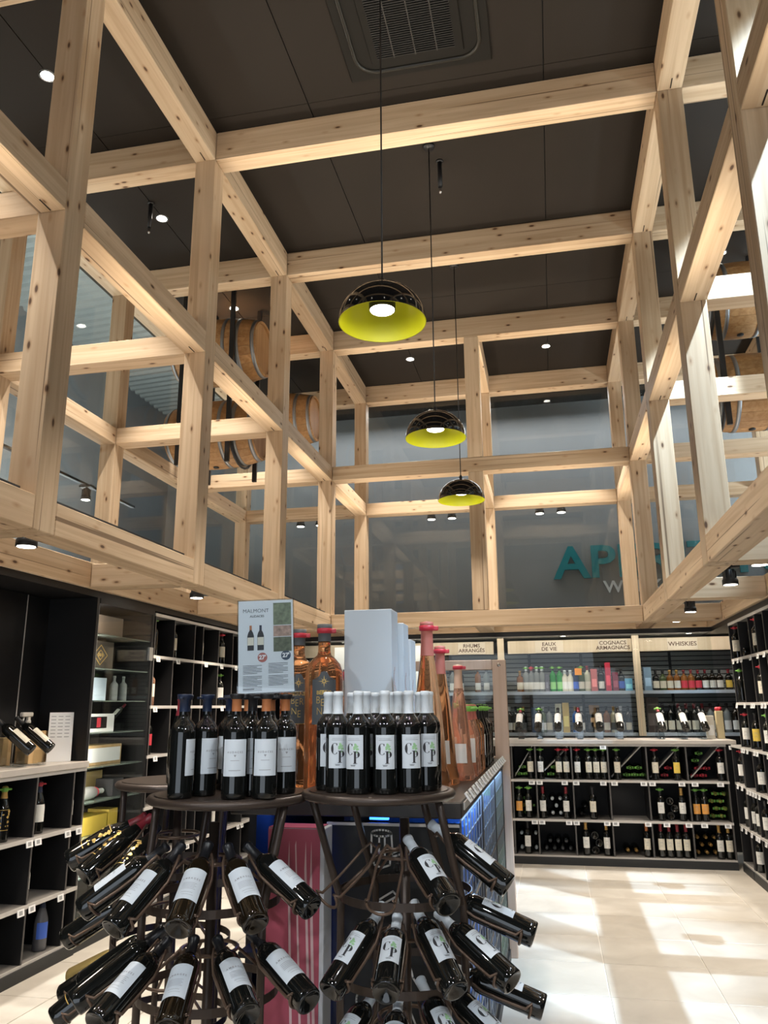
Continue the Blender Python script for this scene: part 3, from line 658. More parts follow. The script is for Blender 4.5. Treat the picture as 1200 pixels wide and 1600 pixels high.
# ================================================================== BOTTLE RACKS (foreground)
def holder(rack, A, az, tilt):
    """one bent-wire cradle: small neck hook, two side wires, wide loop under the body."""
    M = tilted(A, az, tilt); up = Matrix.Identity(4)
    def W_(p): return M @ Vector(p)
    rb = .0405
    loop = [W_((rb * math.cos(R(a)) , rb * math.sin(R(a)), .035)) for a in range(75, 286, 15)]
    neck = [W_((.019 * math.cos(R(a)), .019 * math.sin(R(a)), .262)) for a in range(100, 261, 20)]
    side = lambda sg: [W_((-.010, sg * .0400, .05)), W_((-.014, sg * .0395, .12)), W_((-.014, sg * .040, .18)), W_((-.006, sg * .030, .232))]
    pts = loop + side(-1)[0:] + [q for q in reversed(neck)] + list(reversed(side(1)))
    m = MB().tube(pts, .0043, 6, True)
    return m.build('wire_holder', WIREM, rack)
def rack(lab, top, axis, rt, zt, tiers, extra, rl=.205):
    t = thing('bottle_rack', lab, 'bottle rack', (axis[0], axis[1], 0), 'round wire bottle racks')
    ring = lambda c, r, z, n=40: [(c[0] + r * math.cos(2*math.pi*k/n), c[1] + r * math.sin(2*math.pi*k/n), z) for k in range(n)]
    MB().tube(ring(top, rt, zt - .014), .0135, 10, True).build('top_ring', RACKM, t)
    MB().lathe([(.0005, -.006), (rt - .012, -.006), (rt - .012, 0), (.0005, 0)], 40, cap=False, smooth=False, M=Matrix.Translation((top[0], top[1], zt))).build('top_plate', RACKM, t)
    for a in (-160, -20, 60, 130):
        c, s = math.cos(R(a)), math.sin(R(a)); rr = rt - .02
        p = [(top[0] + c * rr, top[1] + s * rr, zt - .02)]
        for k in range(1, 5): f = k / 4; p.append((top[0] + (axis[0] - top[0]) * f + c * (rr + (rl - rr) * f), top[1] + (axis[1] - top[1]) * f + s * (rr + (rl - rr) * f), zt - .02 - (zt - .93) * f))
        p.append((axis[0] + c * rl, axis[1] + s * rl, .004)); MB().tube(p, .0125, 8).build('leg', RACKM, t)
    for z in tiers: 
        pr = [(rl + .004, z - .012), (rl + .007, z - .012), (rl + .007, z + .012), (rl + .004, z + .012)]
        MB().lathe(pr + [pr[0]], 40, cap=False, smooth=False, M=Matrix.Translation((axis[0], axis[1], 0))).build('tier_band', RACKM, t)
        c = ring(axis, .085, z + .11, 24); MB().tube(c, .006, 6, True).build('neck_ring', WIREM, t)
        for a in (-160, -20, 60, 130):
            MB().tube([(axis[0] + .085 * math.cos(R(a)), axis[1] + .085 * math.sin(R(a)), z + .11), (axis[0] + rl * math.cos(R(a)), axis[1] + rl * math.sin(R(a)), z + .01)], .005, 6).build('spoke', WIREM, t)
    MB().cyl((axis[0], axis[1], .01), (axis[0], axis[1], 1.15), .016, 10).build('centre_post', RACKM, t)
    MB().tube(ring(axis, rl, .02), .011, 8, True).build('base_ring', RACKM, t)
    for A, az, tl in extra: holder(t, A, az, tl)
    return t
LT = [('first', (-1.197,2.423,1.086),-160,36), ('second', (-1.11,2.343,1.104),-112,38), ('third', (-1.031,2.352,1.106),-83,35), ('fourth', (-.981,2.374,1.098),-48,33), ('fifth', (-.942,2.426,1.093),-22,29)]
LT2 = [('first', (-1.135,2.335,.847),-104,27), ('second', (-1.056,2.34,.853),-78,29), ('third', (-.999,2.367,.847),-49,24), ('fourth', (-.915,2.419,.852),-33,24)]
LT0 = [('leftmost', (-1.215,2.47,.84), -175, 33), ('left rear', (-1.17, 2.395, .86), -140, 33)]
RT1 = [('lower', (-.464,2.55,1.106),-55,27), ('upper', (-.405,2.63,1.14),-12,34)]
RT2 = [('first', (-.54,2.554,.915),-117,37), ('second', (-.493,2.532,.889),-86,24), ('third', (-.45,2.562,.923),-52,36), ('fourth', (-.382,2.582,.894),-30,28), ('fifth', (-.372,2.63,.94),-6,20)]
RT3 = [('first', (-.555,2.535,.694),-112,30), ('second', (-.491,2.528,.676),-84,24), ('third', (-.433,2.561,.714),-56,30), ('fourth', (-.385,2.60,.704),-30,28), ('fifth', (-.36,2.66,.726),-4,18)]
BT = [('upper front', (-1.467,2.828,1.115),-124,35,0), ('upper rear', (-1.512,2.87,1.112),-156,30,1), ('shaded', (-1.428,2.80,1.082),-93,30,0), ('middle', (-1.545,2.901,.839),-170,32,0), ('low front', (-1.53,2.86,.64),-150,36,1), ('low rear', (-1.57,2.92,.633),-180,32,0)]
NKD = lambda A, az, rn=.13: A
LR = rack('left front wire rack with white-labelled bottles standing on top', (-1.03, 2.50), (-1.067, 2.473), .245, 1.237, (.93, .68, .43), [(A, az, tl) for _, A, az, tl in LT + LT2 + LT0])
RR = rack('right front wire rack topped by white-capped bottles', (-.56, 2.58), (-.492, 2.66), .232, 1.247, (.93, .70, .47), [(A, az, tl) for _, A, az, tl in RT1 + RT2 + RT3] + [((-.545, 2.56, 1.115), -125, 33), ((-.50, 2.54, 1.115), -90, 33)])
BR = rack('rear left wire rack with gold-printed bottles', (-1.40, 2.93), (-1.412, 2.925), .235, 1.237, (.93, .68, .43), [(A, az, tl) for _, A, az, tl, _ in BT])
for w, A, az, tl in LT: bottle('bordeaux', tilted(A, az, tl, roll=random.uniform(-12, 12)), GLBR if w in ('third', 'fourth') else GLB, f'tilted white-labelled red wine bottle, {w} from left in upper tier of left rack', 'tilted bottles in the left front rack', LAB_AM, CAPK, ('AMB',), n=28)
for w, A, az, tl in LT2: bottle('bordeaux', tilted(A, az, tl, roll=random.uniform(-12, 12)), GLBR if w == 'second' else GLB, f'tilted white-labelled red wine bottle, {w} from left in lower tier of left rack', 'tilted bottles in the left front rack', LAB_AM, CAPK, ('AMB',), n=28)
for w, A, az, tl in LT0: bottle('bordeaux', tilted(A, az, tl, roll=170), GLB, f'{w} dark bottle of the left rack showing its ringed base', 'tilted bottles in the left front rack', None, CAPK, (), n=24)
for w, A, az, tl in RT1: bottle('bordeaux', tilted(A, az, tl), GLB, f'{w} of two tilted white-capped bottles in the top tier of right rack', 'tilted bottles in the right front rack', LAB_CP, CAPW, ('CP', 'CPleaf'), n=28)
for w, A, az, tl in RT2: bottle('bordeaux', tilted(A, az, tl), GLB, f'tilted white-capped bottle, {w} from left in middle tier of right rack', 'tilted bottles in the right front rack', LAB_CP, CAPW, ('CP', 'CPleaf'), n=28)
for w, A, az, tl in RT3: bottle('bordeaux', tilted(A, az, tl), GLB, f'tilted white-capped bottle, {w} from left in lowest tier of right rack', 'tilted bottles in the right front rack', LAB_CP, CAPW, ('CP', 'CPleaf'), n=28)
for w, A, az, tl, k in BT: bottle('burgundy', tilted(A, az, tl, roll=(-20, 25)[k]), GLB, f'{w} tilted black bottle with gold print in the rear rack', 'tilted bottles in the rear left rack', None, CAPR if 'upper' in w else CAPK, (), n=24)
for o in [o for o in bpy.data.objects if o.get('group') == 'tilted bottles in the rear left rack']:
    link('print', bmesh_print('burgundy', 'gold'), o)
fo = bottle('champagne', tilted((-1.63, 3.12, .60), -172, 25), pm('gold_foil', (.55, .42, .16), .28, metal=.7, bump=.5, bscale=90), 'gold foil sparkling wine bottle lying low behind the rear rack', None, None, CAPG, (), n=24)
# bottles standing on the racks
ST = [(-1.115, 2.315, CAPB, -150), (-1.075, 2.395, CAPB, -80), (-.945, 2.32, CAPO, 0), (-.862, 2.355, CAPO, 0), (-.85, 2.50, CAPO, 10), (-.93, 2.415, CAPK, 20), (-1.165, 2.43, CAPB, -100), (-.985, 2.52, CAPO, -40), (-1.08, 2.59, CAPB, 0), (-.95, 2.64, CAPO, 0)]
cw = {0: 'front left with blue cap and its label turned aside', 1: 'second from left, blue cap, label half turned', 2: 'front middle with copper cap and full label', 3: 'front right with copper cap and full label', 4: 'rightmost with copper cap, partly hidden', 5: 'between the two front labels, black cap', 6: 'far left at the back, blue cap', 7: 'in the back row, middle, copper cap', 8: 'in the back row, left, blue cap', 9: 'in the back row, right, copper cap'}
for k, (x, y, c, rl) in enumerate(ST):
    M = upright(x, y, 1.2375, None, rl * -.5 if k in (0, 1, 6) else rl)
    bottle('bordeaux', M, GLB, f'bottle on left rack top, {cw[k]}', 'bottles standing on the left rack', LAB_AM, c, ('AUD',), CAPK if c is not CAPB else CAPB, 'disc', n=28, capz=(.252, .3006), lockz=.300)
bottle('burgundy', upright(-1.34, 2.76, 1.2375), GLB, 'sloping dark bottle with red capsule standing on the rear rack', None, None, CAPR, n=28)
k = 0
for a in (-128, -100, -71, -43, -14, 15, 45, 76, 106, 136, 166, -157):
    x, y = -.56 + .165 * math.cos(R(a)), 2.585 + .165 * math.sin(R(a)); fr = a in (-128, -100, -71, -43, -14, -157)
    seq = {-157: 'far left of the front row', -128: 'first from left in the front row', -100: 'second from left in the front row', -71: 'third from left in the front row', -43: 'fourth from left in the front row', -14: 'rightmost of the front row'}
    bottle('bordeaux', upright(x, y, 1.2475, None, {-100: -24, -14: 20, -43: 12, -157: 8}.get(a, 0)), GLB, (f'white-capped bottle on right rack top, {seq[a]}' if fr else 'white-capped bottle hidden in the back ring on right rack top'), 'bottles standing on the right rack', LAB_CP, CAPW, ('CP', 'CPleaf'), n=28)
for a, w in ((-110, 'left'), (-20, 'right'), (70, 'rear right'), (160, 'rear left')):
    bottle('bordeaux', upright(-.56 + .075 * math.cos(R(a)), 2.585 + .075 * math.sin(R(a)), 1.2475), GLB, f'white-capped bottle in the centre of right rack top, {w} one', 'bottles standing on the right rack', LAB_CP, CAPW, ('CP', 'CPleaf'), n=24)
# printed card in a clear stand on the left rack
cd = thing('price_card', 'white printed card with two bottles and round price badges above the left rack', 'sign', (-.94, 2.60, 1.5425))
Mc = Matrix.Translation((-.945, 2.575, 1.5425)) @ Matrix.Rotation(R(15), 4, 'Z') @ Matrix.Rotation(R(-5), 4, 'X') @ Matrix.Rotation(R(-2.5), 4, 'Y')
def cf(off): return lambda x, y: tuple(Mc @ Vector((x, -off, y + .165)))
cw_, ch_ = .094, .158
def cbox(name, x0, x1, y0, y1, d0, d1, mat):
    b = MB().box((x0, -d1, y0 + .165), (x1, -d0, y1 + .165)); b.v = [tuple(Mc @ Vector(v)) for v in b.v]; return b.build(name, mat, cd)
cbox('acrylic_sleeve', -cw_ - .004, cw_ + .004, -ch_ - .004, ch_ + .004, .0022, .0042, ACRYL); cbox('acrylic_back', -cw_ - .004, cw_ + .004, -ch_ - .004, ch_ + .004, -.004, -.0022, ACRYL)
card = cbox('card', -cw_, cw_, -ch_, ch_, -.001, .001, pm('sign_paper', (.66, .70, .74), .6))
cbox('foot', -cw_, cw_ + .03, -ch_ - .009, -ch_ - .005, -.045, .045, ACRYL)
q = MB(); f = cf(.0014)
add_text(q, 'MALMONT', .0185, lambda x, y: f(x - .034, y + .122), -.0001); add_text(q, 'AUDACES', .011, lambda x, y: f(x - .030, y + .103), .0002)
for k in range(20):
    if k in (9,): continue
    yy = -.052 - k * .0052; w = .046 if k % 4 else .03
    if k > 2: rect(q, -.078, yy, -.078 + w + .018, yy + .0016, f)
    if k > 1 and k < 17: rect(q, .008, yy, .008 + w + .02, yy + .0016, f)
rect(q, -.078, -.147, -.04, -.143, f)
q.build('print', INK, cd)
for x, cap_, nm in ((-.052, CAPO, 0), (-.018, CAPB, 1)):
    b = MB(); b._add([f(*p) for p in ((x-.011,.0-.015),(x+.011,-.015),(x+.0115,.035),(x+.008,.047),(x+.0042,.053),(x+.004,.07),(x-.004,.07),(x-.0042,.053),(x-.008,.047),(x-.0115,.035))], [tuple(range(10))]); b.build('printed_bottle', INK, cd)
    b = MB(); f2 = cf(.0017); rect(b, x - .0105, .003, x + .0105, .030, f2); b.build('printed_label', LCREAM, cd); b = MB(); rect(b, x - .004, .056, x + .004, .0715, f2); b.build('printed_cap', cap_, cd)
for y0, y1, m in ((.070, .148, pm('photo_green', (.16, .19, .12), .5, var=.9, bscale=70)), (.030, .068, pm('photo_rose', (.36, .24, .19), .5, var=.9, bscale=80)), (-.022, .028, pm('photo_olive', (.10, .115, .07), .5, var=.9, bscale=90))):
    b = MB(); rect(b, .026, y0, .088, y1, f); b.build('printed_photo', m, cd)
for x, y, m in ((-.012, -.040, pm('badge_brick', (.40, .12, .10), .5)), (.068, -.036, pm('badge_navy', (.035, .06, .10), .5))):
    b = MB(); b._add([f(x + .0165 * math.cos(R(a)), y + .0165 * math.sin(R(a))) for a in range(0, 360, 15)], [tuple(range(24))]); b.build('price_badge', m, cd)
    b = MB(); f2 = cf(.0017); add_text(b, "27'", .020, lambda xx, yy: f2(xx + x, yy + y), .0009); b.build('badge_number', WHITEP, cd)

# ================================================================== ISLAND UNIT (gondola) behind the racks
GT = 1.17
gd = thing('display_island', 'dark display island with wine bottles on top behind the front racks', 'display unit', (-.8, 4.1, 0))
GX0, GX1, GY0, GY1 = -1.20, -.335, 2.92, 5.33
DARKW = pm('dark_wenge', (.030, .024, .020), .4, var=.2, bscale=12)
MB().bbox((GX0, GY0, GT - .055), (GX1, GY1, GT), .004).build('top_board', DARKW, gd)
MB().box((GX0, GY0 + .2, .0), (GX0 + .03, GY1, GT - .055)).build('side_panel', BLACK, gd)
MB().box((-.83, GY0 + .02, .0), (GX1 - .012, GY0 + .045, GT - .075)).build('end_panel', pm('chalk_black', (.016, .017, .018), .6), gd)
MB().box((-.83, GY0 + .012, GT - .085), (GX1 - .012, GY0 + .045, GT - .075)).build('end_rail', GREYED, gd)
MB().box((-.84, GY0 + .3, .0), (-.815, GY1, GT - .055)).build('inner_panel', BLACK, gd)
MB().box((GX0, GY0 + .0, .0), (GX1, GY1, .06)).build('plinth', PLINTH, gd)
MB().box((GX0 + .03, GY0 + .05, .62), (-.84, GY1, .64)).build('inner_shelf', BLACK, gd)
BLUE_E = pm('blue_led', (.03, .12, .9), .4, emis=5, ecol=(.02, .12, 1.0))
MB().box((GX0 + .05, GY0 + .35, GT - .075), (-.95, GY0 + .37, GT - .06)).build('led_strip', BLUE_E, gd); MB().box((-.68, GY0 + .055, GT - .07), (-.61, GY0 + .07, GT - .058)).build('led_strip', BLUE_E, gd)
d = bpy.data.lights.new('island_led', 'AREA'); d.shape = 'RECTANGLE'; d.size = .3; d.size_y = .05; d.energy = 1.2; d.color = (.05, .18, 1.0); lo = bpy.data.objects.new('island_led', d); lo.location = (-1.0, 3.27, GT - .08); COL.objects.link(lo)
area('island_flank_led', (GX1 + .004, 4.1, GT - .06), (0, R(20), 0), .02, 2.2, 2.4, (.35, .6, 1.0))
MB().box((-.837, GY0 + .022, .10), (-.8305, GY0 + .034, GT - .09)).build('led_strip', BLUE_E, gd)
# chalk sketches on the end panel
ck = MB(); ckf = lambda x, y: (x, GY0 + .018, y)
cx, cz = -.628, 1.0
E_ = lambda x, y, rx, ry, a0=0, a1=360, n=20: [(x + rx * math.cos(R(a0 + (a1 - a0) * k / n)), y + ry * math.sin(R(a0 + (a1 - a0) * k / n))) for k in range(n + 1)]
for pl in (E_(cx, cz + .06, .036, .011), [(cx - .036, cz + .06), (cx - .038, cz - .01), (cx - .03, cz - .018)], [(cx + .036, cz + .06), (cx + .040, cz - .005)], E_(cx, cz - .01, .038, .012, 180, 360), [(cx - .008, cz + .05), (cx - .010, cz - .02)], [(cx + .012, cz + .05), (cx + .012, cz - .02)],
           [(cx - .03, cz - .02), (cx - .028, cz - .045), (cx, cz - .055), (cx + .03, cz - .045), (cx + .032, cz - .015)], [(cx + .04, cz - .005), (cx + .07, cz + .008), (cx + .088, cz + .002), (cx + .06, cz - .012), (cx + .035, cz - .018)],
           E_(cx - .028, cz - .075, .014, .007), E_(cx + .055, cz - .055, .008, .014), E_(cx + .066, cz - .03, .005, .005), E_(cx + .045, cz - .085, .006, .007), E_(cx + .01, cz - .085, .004, .005), E_(cx + .028, cz - .082, .004, .005),
           [(cx - .02, cz - .165), (cx + .04, cz - .13), (cx + .055, cz - .145), (cx - .01, cz - .18), (cx - .02, cz - .165)], [(cx - .01, cz - .18), (cx - .012, cz - .195), (cx + .06, cz - .165), (cx + .055, cz - .145)], [(cx - .045, cz - .18), (cx - .02, cz - .20), (cx + .05, cz - .19), (cx + .075, cz - .175)],
           [(-.62, .70), (-.60, .55), (-.52, .30)], [(-.56, .74), (-.52, .60), (-.40, .42)], [(-.585, .72), (-.555, .55), (-.46, .34)], E_(-.70, .52, .02, .03), [(-.40, .36), (-.44, .25), (-.36, .20)]):
    ribbon(ck, pl, .0065, ckf)
ck.build('chalk_drawing', pm('chalk', (.75, .75, .74), .8), gd)
# right flank: blue and green wire baskets with cartons
for k, (y0, y1, m, nm) in enumerate(((2.99, 3.80, pm('carton_blue', (.05, .20, .72), .5, var=.5, bscale=8), 'blue'), (3.84, 4.60, pm('carton_slate_blue', (.10, .24, .55), .5, var=.5, bscale=8), 'slate blue'), (4.64, 5.28, pm('carton_green', (.14, .50, .12), .5, var=.5, bscale=8), 'green'))):
    for r_ in range(3):
        z0 = .10 + r_ * .34
        bk = MB()
        for i in range(8): yy = y0 + (y1 - y0) * i / 7; bk.box((GX1 - .016, yy - .003, z0), (GX1 - .010, yy + .003, z0 + .32))
        for i in range(5): zz = z0 + .32 * i / 4; bk.box((GX1 - .016, y0, zz - .003), (GX1 - .010, y1, zz + .003))
        bk.build('wire_basket', STEEL, gd)
        nn = 3
        for i in range(nn):
            a = y0 + (y1 - y0) * i / nn + .012; b = y0 + (y1 - y0) * (i + 1) / nn - .012
            tag(MB().bbox((-.74, a, z0 + .003), (GX1 - .03, b, z0 + random.uniform(.22, .29)), .004).build('carton', m), f'{nm} carton in the {("bottom", "middle", "top")[r_]} wire basket on the island flank, {("front", "middle", "rear")[i]} one', 'carton', f'{nm} cartons in the island baskets')
    MB().box((GX1 - .03, y1 + .008, .06), (GX1 - .005, y1 + .032, GT - .055)).build('upright', DARKW, gd)
for r_ in range(3): MB().box((-.80, GY0 + .05, .085 + r_ * .34), (GX1 - .008, GY1, .10 + r_ * .34)).build('basket_shelf', DARKW, gd)
PT = MB().bbox((-.003, -.030, -.019), (.003, .030, .019), .001).mesh('price_tag', TAGW)
PT.materials.append(TAGS); PT.update()
PTS = MB().box((.0031, -.018, -.010), (.0036, .012, .012)).mesh('screen', TAGS)
def ptag(parent, loc, face, tilt=0):
    o = link('price_tag', PT, parent, Vector(loc) - parent.location, (0, R(-tilt), R(face))); link('screen', PTS, o); return o
for k in range(17): ptag(gd, (GX1 + .012, 3.05 + k * .135, GT + .006), 0, 35)
MB().box((GX1 + .001, GY0 + .05, GT - .03), (GX1 + .006, GY1 - .05, GT - .004)).build('tag_rail', GREYED, gd)
# pink carton left of the end panel
pb = thing('gift_carton', 'tall pink carton with white side standing left of the black end panel', 'carton', (-.90, 2.86, 0))
MB().bbox((-1.005, 2.80, .0), (-.80, 2.90, 1.09), .002).build('carton_body', pm('carton_white', (.62, .64, .68), .5), pb)
PINK = pm('carton_pink', (.44, .085, .13), .5)
MB().box((-1.004, 2.797, .002), (-.815, 2.7995, 1.088)).build('front_panel', PINK, pb); MB().box((-1.004, 2.80, 1.0905), (-.815, 2.90, 1.0925)).build('lid', PINK, pb)
st = MB()
for x0, x1 in ((-.93, -.92), (-.905, -.885), (-.87, -.855), (-.85, -.842)): st._add([(x0, 2.7962, 1.05 - abs(x0 + .9) * 3), (x0 + .004, 2.7962, 1.05), (x1 + .03, 2.7962, .1), (x1 + .02, 2.7962, .1)], [(0, 3, 2, 1)])
st.build('stripe_print', pm('pale_pink', (.72, .50, .52), .5), pb)
# white cartons on top
for (x0, x1, y0, y1, h, lab) in ((-.880, -.668, 3.36, 3.50, .745, 'large plain white carton standing upright on the island'), (-.86, -.648, 3.53, 3.66, .70, 'second white carton standing behind the large white one'), (-.85, -.645, 3.70, 3.84, .64, 'shorter white carton at the back of the white cartons')):
    t = thing('wine_carton', lab, 'carton', ((x0 + x1) / 2, (y0 + y1) / 2, GT), 'white cartons on the island')
    MB().bbox((x0, y0, GT), (x1, y1, GT + h), .002).build('carton_body', pm('carton_white_cool', (.55, .61, .66), .55), t)
    pr = MB(); 
    for k in range(14): a = R(k * 26); zz = GT + h * .42 + k * .013; pr.box((x1 + .0005, (y0 + y1) / 2 + .03 * math.sin(a) - .006, zz), (x1 + .001, (y0 + y1) / 2 + .03 * math.sin(a) + .006, zz + .016))
    pr.build('side_print', pm('carton_print', (.52, .42, .42), .6), t)
# big rose bottles
pk = MB(); _fp = wrapf('berne', .44, .0006)
pk._add([_fp(x, y) for x, y in ((-.048, 0), (-.02, 0), (0, 0), (.02, 0), (.048, 0), (.022, .012), (.012, .030), (0, .034), (-.012, .030), (-.022, .012))], [(0, 1, 9), (1, 2, 7, 8, 9), (2, 3, 5, 6, 7), (3, 4, 5)])
PEAK = pk.mesh('label_peak', LGREY)
BL = (.262, .178, R(36), LGREY)
for (x, y, s, lab) in ((-.935, 3.24, 1.0, 'large orange rosé bottle with slate label beside the white carton'), (-1.105, 3.42, 1.0, 'large orange rosé bottle partly behind the printed card')):
    bottle('berne', upright(x, y, GT), ROSE, lab, 'large rosé bottles on the island', BL, CAPGREY, ('berne',), RED, 'band', n=36, name='rose_bottle', lockz=.645)
    link('label_peak', PEAK, bpy.data.objects[COL.objects[-1].name].parent if False else _last('rose_bottle'))
for (x, y, lab) in ((-1.06, 3.66, 'slim rosé bottle with red lock behind the two large bottles'), (-.95, 3.72, 'second slim rosé bottle behind the two large bottles')):
    bottle('tallspirit', upright(x, y, GT), ROSEP, lab, None, None, CAPGREY, (), RED, 'wing', n=20, s=1.75, name='rose_bottle')
FL = (.10, .11, R(34), LWHITE)
bottle('flame', upright(-.505, 3.30, GT), ROSE, 'tallest flame-shaped rosé bottle with dusty red neck, right of the white carton', 'flame-shaped rosé bottles', FL, CAPP, (), RED, 'band', n=32, name='rose_bottle', lockz=.65)
bottle('flame', upright(-.49, 3.58, GT), ROSE, 'second flame-shaped rosé bottle with dusty red neck behind the tallest', 'flame-shaped rosé bottles', FL, CAPP, (), RED, 'band', n=28, s=.88, name='rose_bottle', lockz=.65)
bottle('flame', upright(-.435, 3.80, GT), ROSEP, 'pale rosé bottle with red lock and clear neck', 'flame-shaped rosé bottles', FL, pm('clear_neck', (.62, .40, .28), .2), (), RED, 'band', n=28, s=.77, name='rose_bottle', lockz=.66)
row = [(3.98, ROSEP, CAPP, GREEN, 'burgundy', LWHITE, 'rosé bottle with green lock and pink capsule, nearest in the side row'), (4.12, ROSEP, CAPP, GREEN, 'burgundy', LWHITE, 'rosé bottle with green lock, second in the side row'), (4.26, ROSE, CAPP, GREEN, 'burgundy', LWHITE, 'orange rosé bottle with green lock, third in the side row'), (4.42, ROSE, CAPK, None, 'bordeaux', LWHITE, 'rosé bottle with dark cap, fourth in the side row'),
       (4.58, GLB, CAPK, GREEN, 'burgundy', LBLUE, 'dark bottle with green lock and pale blue label, fifth in the side row'), (4.74, GLB, CAPK, GREEN, 'burgundy', LWHITE, 'dark bottle with green lock, sixth in the side row'), (4.90, GLB, CAPK, GREEN, 'bordeaux', LWHITE, 'dark bottle with green lock, seventh in the side row'), (5.06, GLB, CAPK, GREEN, 'bordeaux', LWHITE, 'dark bottle with green lock, last in the side row')]
for y, gm, cp, lk, kd, lm, lab in row:
    bottle(kd, upright(-.415, y, GT), gm, lab, 'side row of bottles on the island', (.06, .10, R(45), lm), cp, (), lk, 'wing', n=20, s=1.12, name='wine_bottle')
for y in (4.2, 4.5, 4.8):
    bottle('bordeaux', upright(-.56, y, GT), GLB, 'dark bottle standing in the second row of the island top', 'second row of bottles on the island', LAB_W, CAPK, n=12)
# wood framed glass screen at the far end of the island
sc = thing('wooden_screen', 'pale wood framed glass screen closing the far end of the island', 'partition', (-.8, 5.38, 0))
MB().bbox((-.385, 5.36, 0), (-.295, 5.42, 1.80), .003).build('stile', PINKWOOD, sc); MB().bbox((-1.34, 5.36, 0), (-1.25, 5.42, 1.80), .003).build('stile', PINKWOOD, sc)
MB().bbox((-1.249, 5.36, 1.735), (-.386, 5.42, 1.80), .003).build('rail', PINKWOOD, sc); MB().bbox((-1.249, 5.36, .02), (-.386, 5.42, 1.18), .003).build('lower_panel', PINKWOOD, sc)
MB().box((-1.249, 5.385, 1.181), (-.386, 5.392, 1.734)).build('pane', GLASSP, sc); MB().cyl((-.34, 5.352, 1.765), (-.34, 5.36, 1.765), .012, 10).build('screw_cap', CHROME, sc)
# ================================================================== WALL SHELVING
def mapper(side):
    return {'back': lambda u, v, w: (u, 8.38 + v, w), 'left': lambda u, v, w: (-3.05 - v, u, w), 'right': lambda u, v, w: (1.65 + v, u, w)}[side]
def uvw(side, mb, u0, u1, v0, v1, w0, w1, chamf=0):
    f = mapper(side); a = f(u0, v0, w0); b = f(u1, v1, w1)
    lo = tuple(min(a[i], b[i]) for i in range(3)); hi = tuple(max(a[i], b[i]) for i in range(3)); return mb.box(lo, hi)
FACE = {'back': -90, 'left': 0, 'right': 180}
def unit(side, lab, name, cat, us, ws, depth, top=None, tags=(), diag=(), plinth=.07, th=.018, loc=None):
    f = mapper(side); t = thing(name, lab, cat, f((us[0] + us[-1]) / 2, depth / 2, 0))
    u0, u1 = us[0], us[-1]; w0, w1 = ws[0], ws[-1]
    uvw(side, MB(), u0, u1, depth - .012, depth, 0, w1).build('back_panel', BLACKIN, t)
    uvw(side, MB(), u0, u1, -.012, depth - .012, 0, plinth).build('plinth', PLINTH, t)
    for w in ws:
        uvw(side, MB(), u0, u1, .004, depth - .013, w - th, w).build('shelf_board', SHELFTOP, t); uvw(side, MB(), u0, u1, -.003, .004, w - th - .004, w + .001).build('shelf_edge', GREYED, t)
    for wa, wb in zip(ws, ws[1:]):
        for k, u in enumerate(us):
            a = u if k == 0 else u - th / 2 if k < len(us) - 1 else u - th
            uvw(side, MB(), a, a + th, .0, depth - .013, wa + .001, wb - th - .004).build('divider', BLACK, t)
            uvw(side, MB(), a + .003, a + th - .003, -.002, 0, wa + .001, wb - th - .004).build('divider_edge', pm('divider_grey', (.085, .08, .077), .5), t)
    for (w, uu) in tags:
        for u in uu: ptag(t, f(u, -.012, w - .03), FACE[side], 8)
    for (wa, wb, ua, ub) in diag:
        m = MB(); a = Vector(f(ua, .12, wa)); b = Vector(f(ub, .12, wb)); a2 = Vector(f(ua, depth - .02, wa)); b2 = Vector(f(ub, depth - .02, wb)); up = Vector((0, 0, .016))
        m._add([a, b, b2, a2, a + up, b + up, b2 + up, a2 + up], [(0,3,2,1),(4,5,6,7),(0,1,5,4),(1,2,6,5),(2,3,7,6),(3,0,4,7)]); m.build('diagonal_divider', GREYED, t)
    return t
# ---- back low cubbies
BU = [-3.0, -2.63, -2.26, -1.9, -1.53, -1.17, -.80, -.44, -.205, .15, .50, .865, 1.235, 1.605]
BWS = [.085, .415, .785, 1.125]
unit('back', 'long black cubby shelf of wine under the rear counter', 'wine_shelf', 'shelf', BU, BWS, .40,
     tags=((.785, (-.25, -.175, .07, .18, .44, .545, .82, .90, 1.17, 1.29, 1.52)), (.415, (-.24, -.17, .09, .16, .45, .53, .83, 1.0, 1.2, 1.34, 1.55)), (1.125, (.46, 1.66))),
     diag=((.80, 1.08, -.42, -.24), (.80, 1.08, -.18, .12), (.80, 1.10, .53, .84), (.80, 1.10, .90, 1.2), (.80, 1.10, 1.28, 1.57)))
tag(MB().bbox((-3.0, 8.355, 1.126), (1.70, 8.93, 1.165), .003).build('counter_top', COUNTER), 'pale stone counter running along the top of the rear cubbies', 'counter', None)
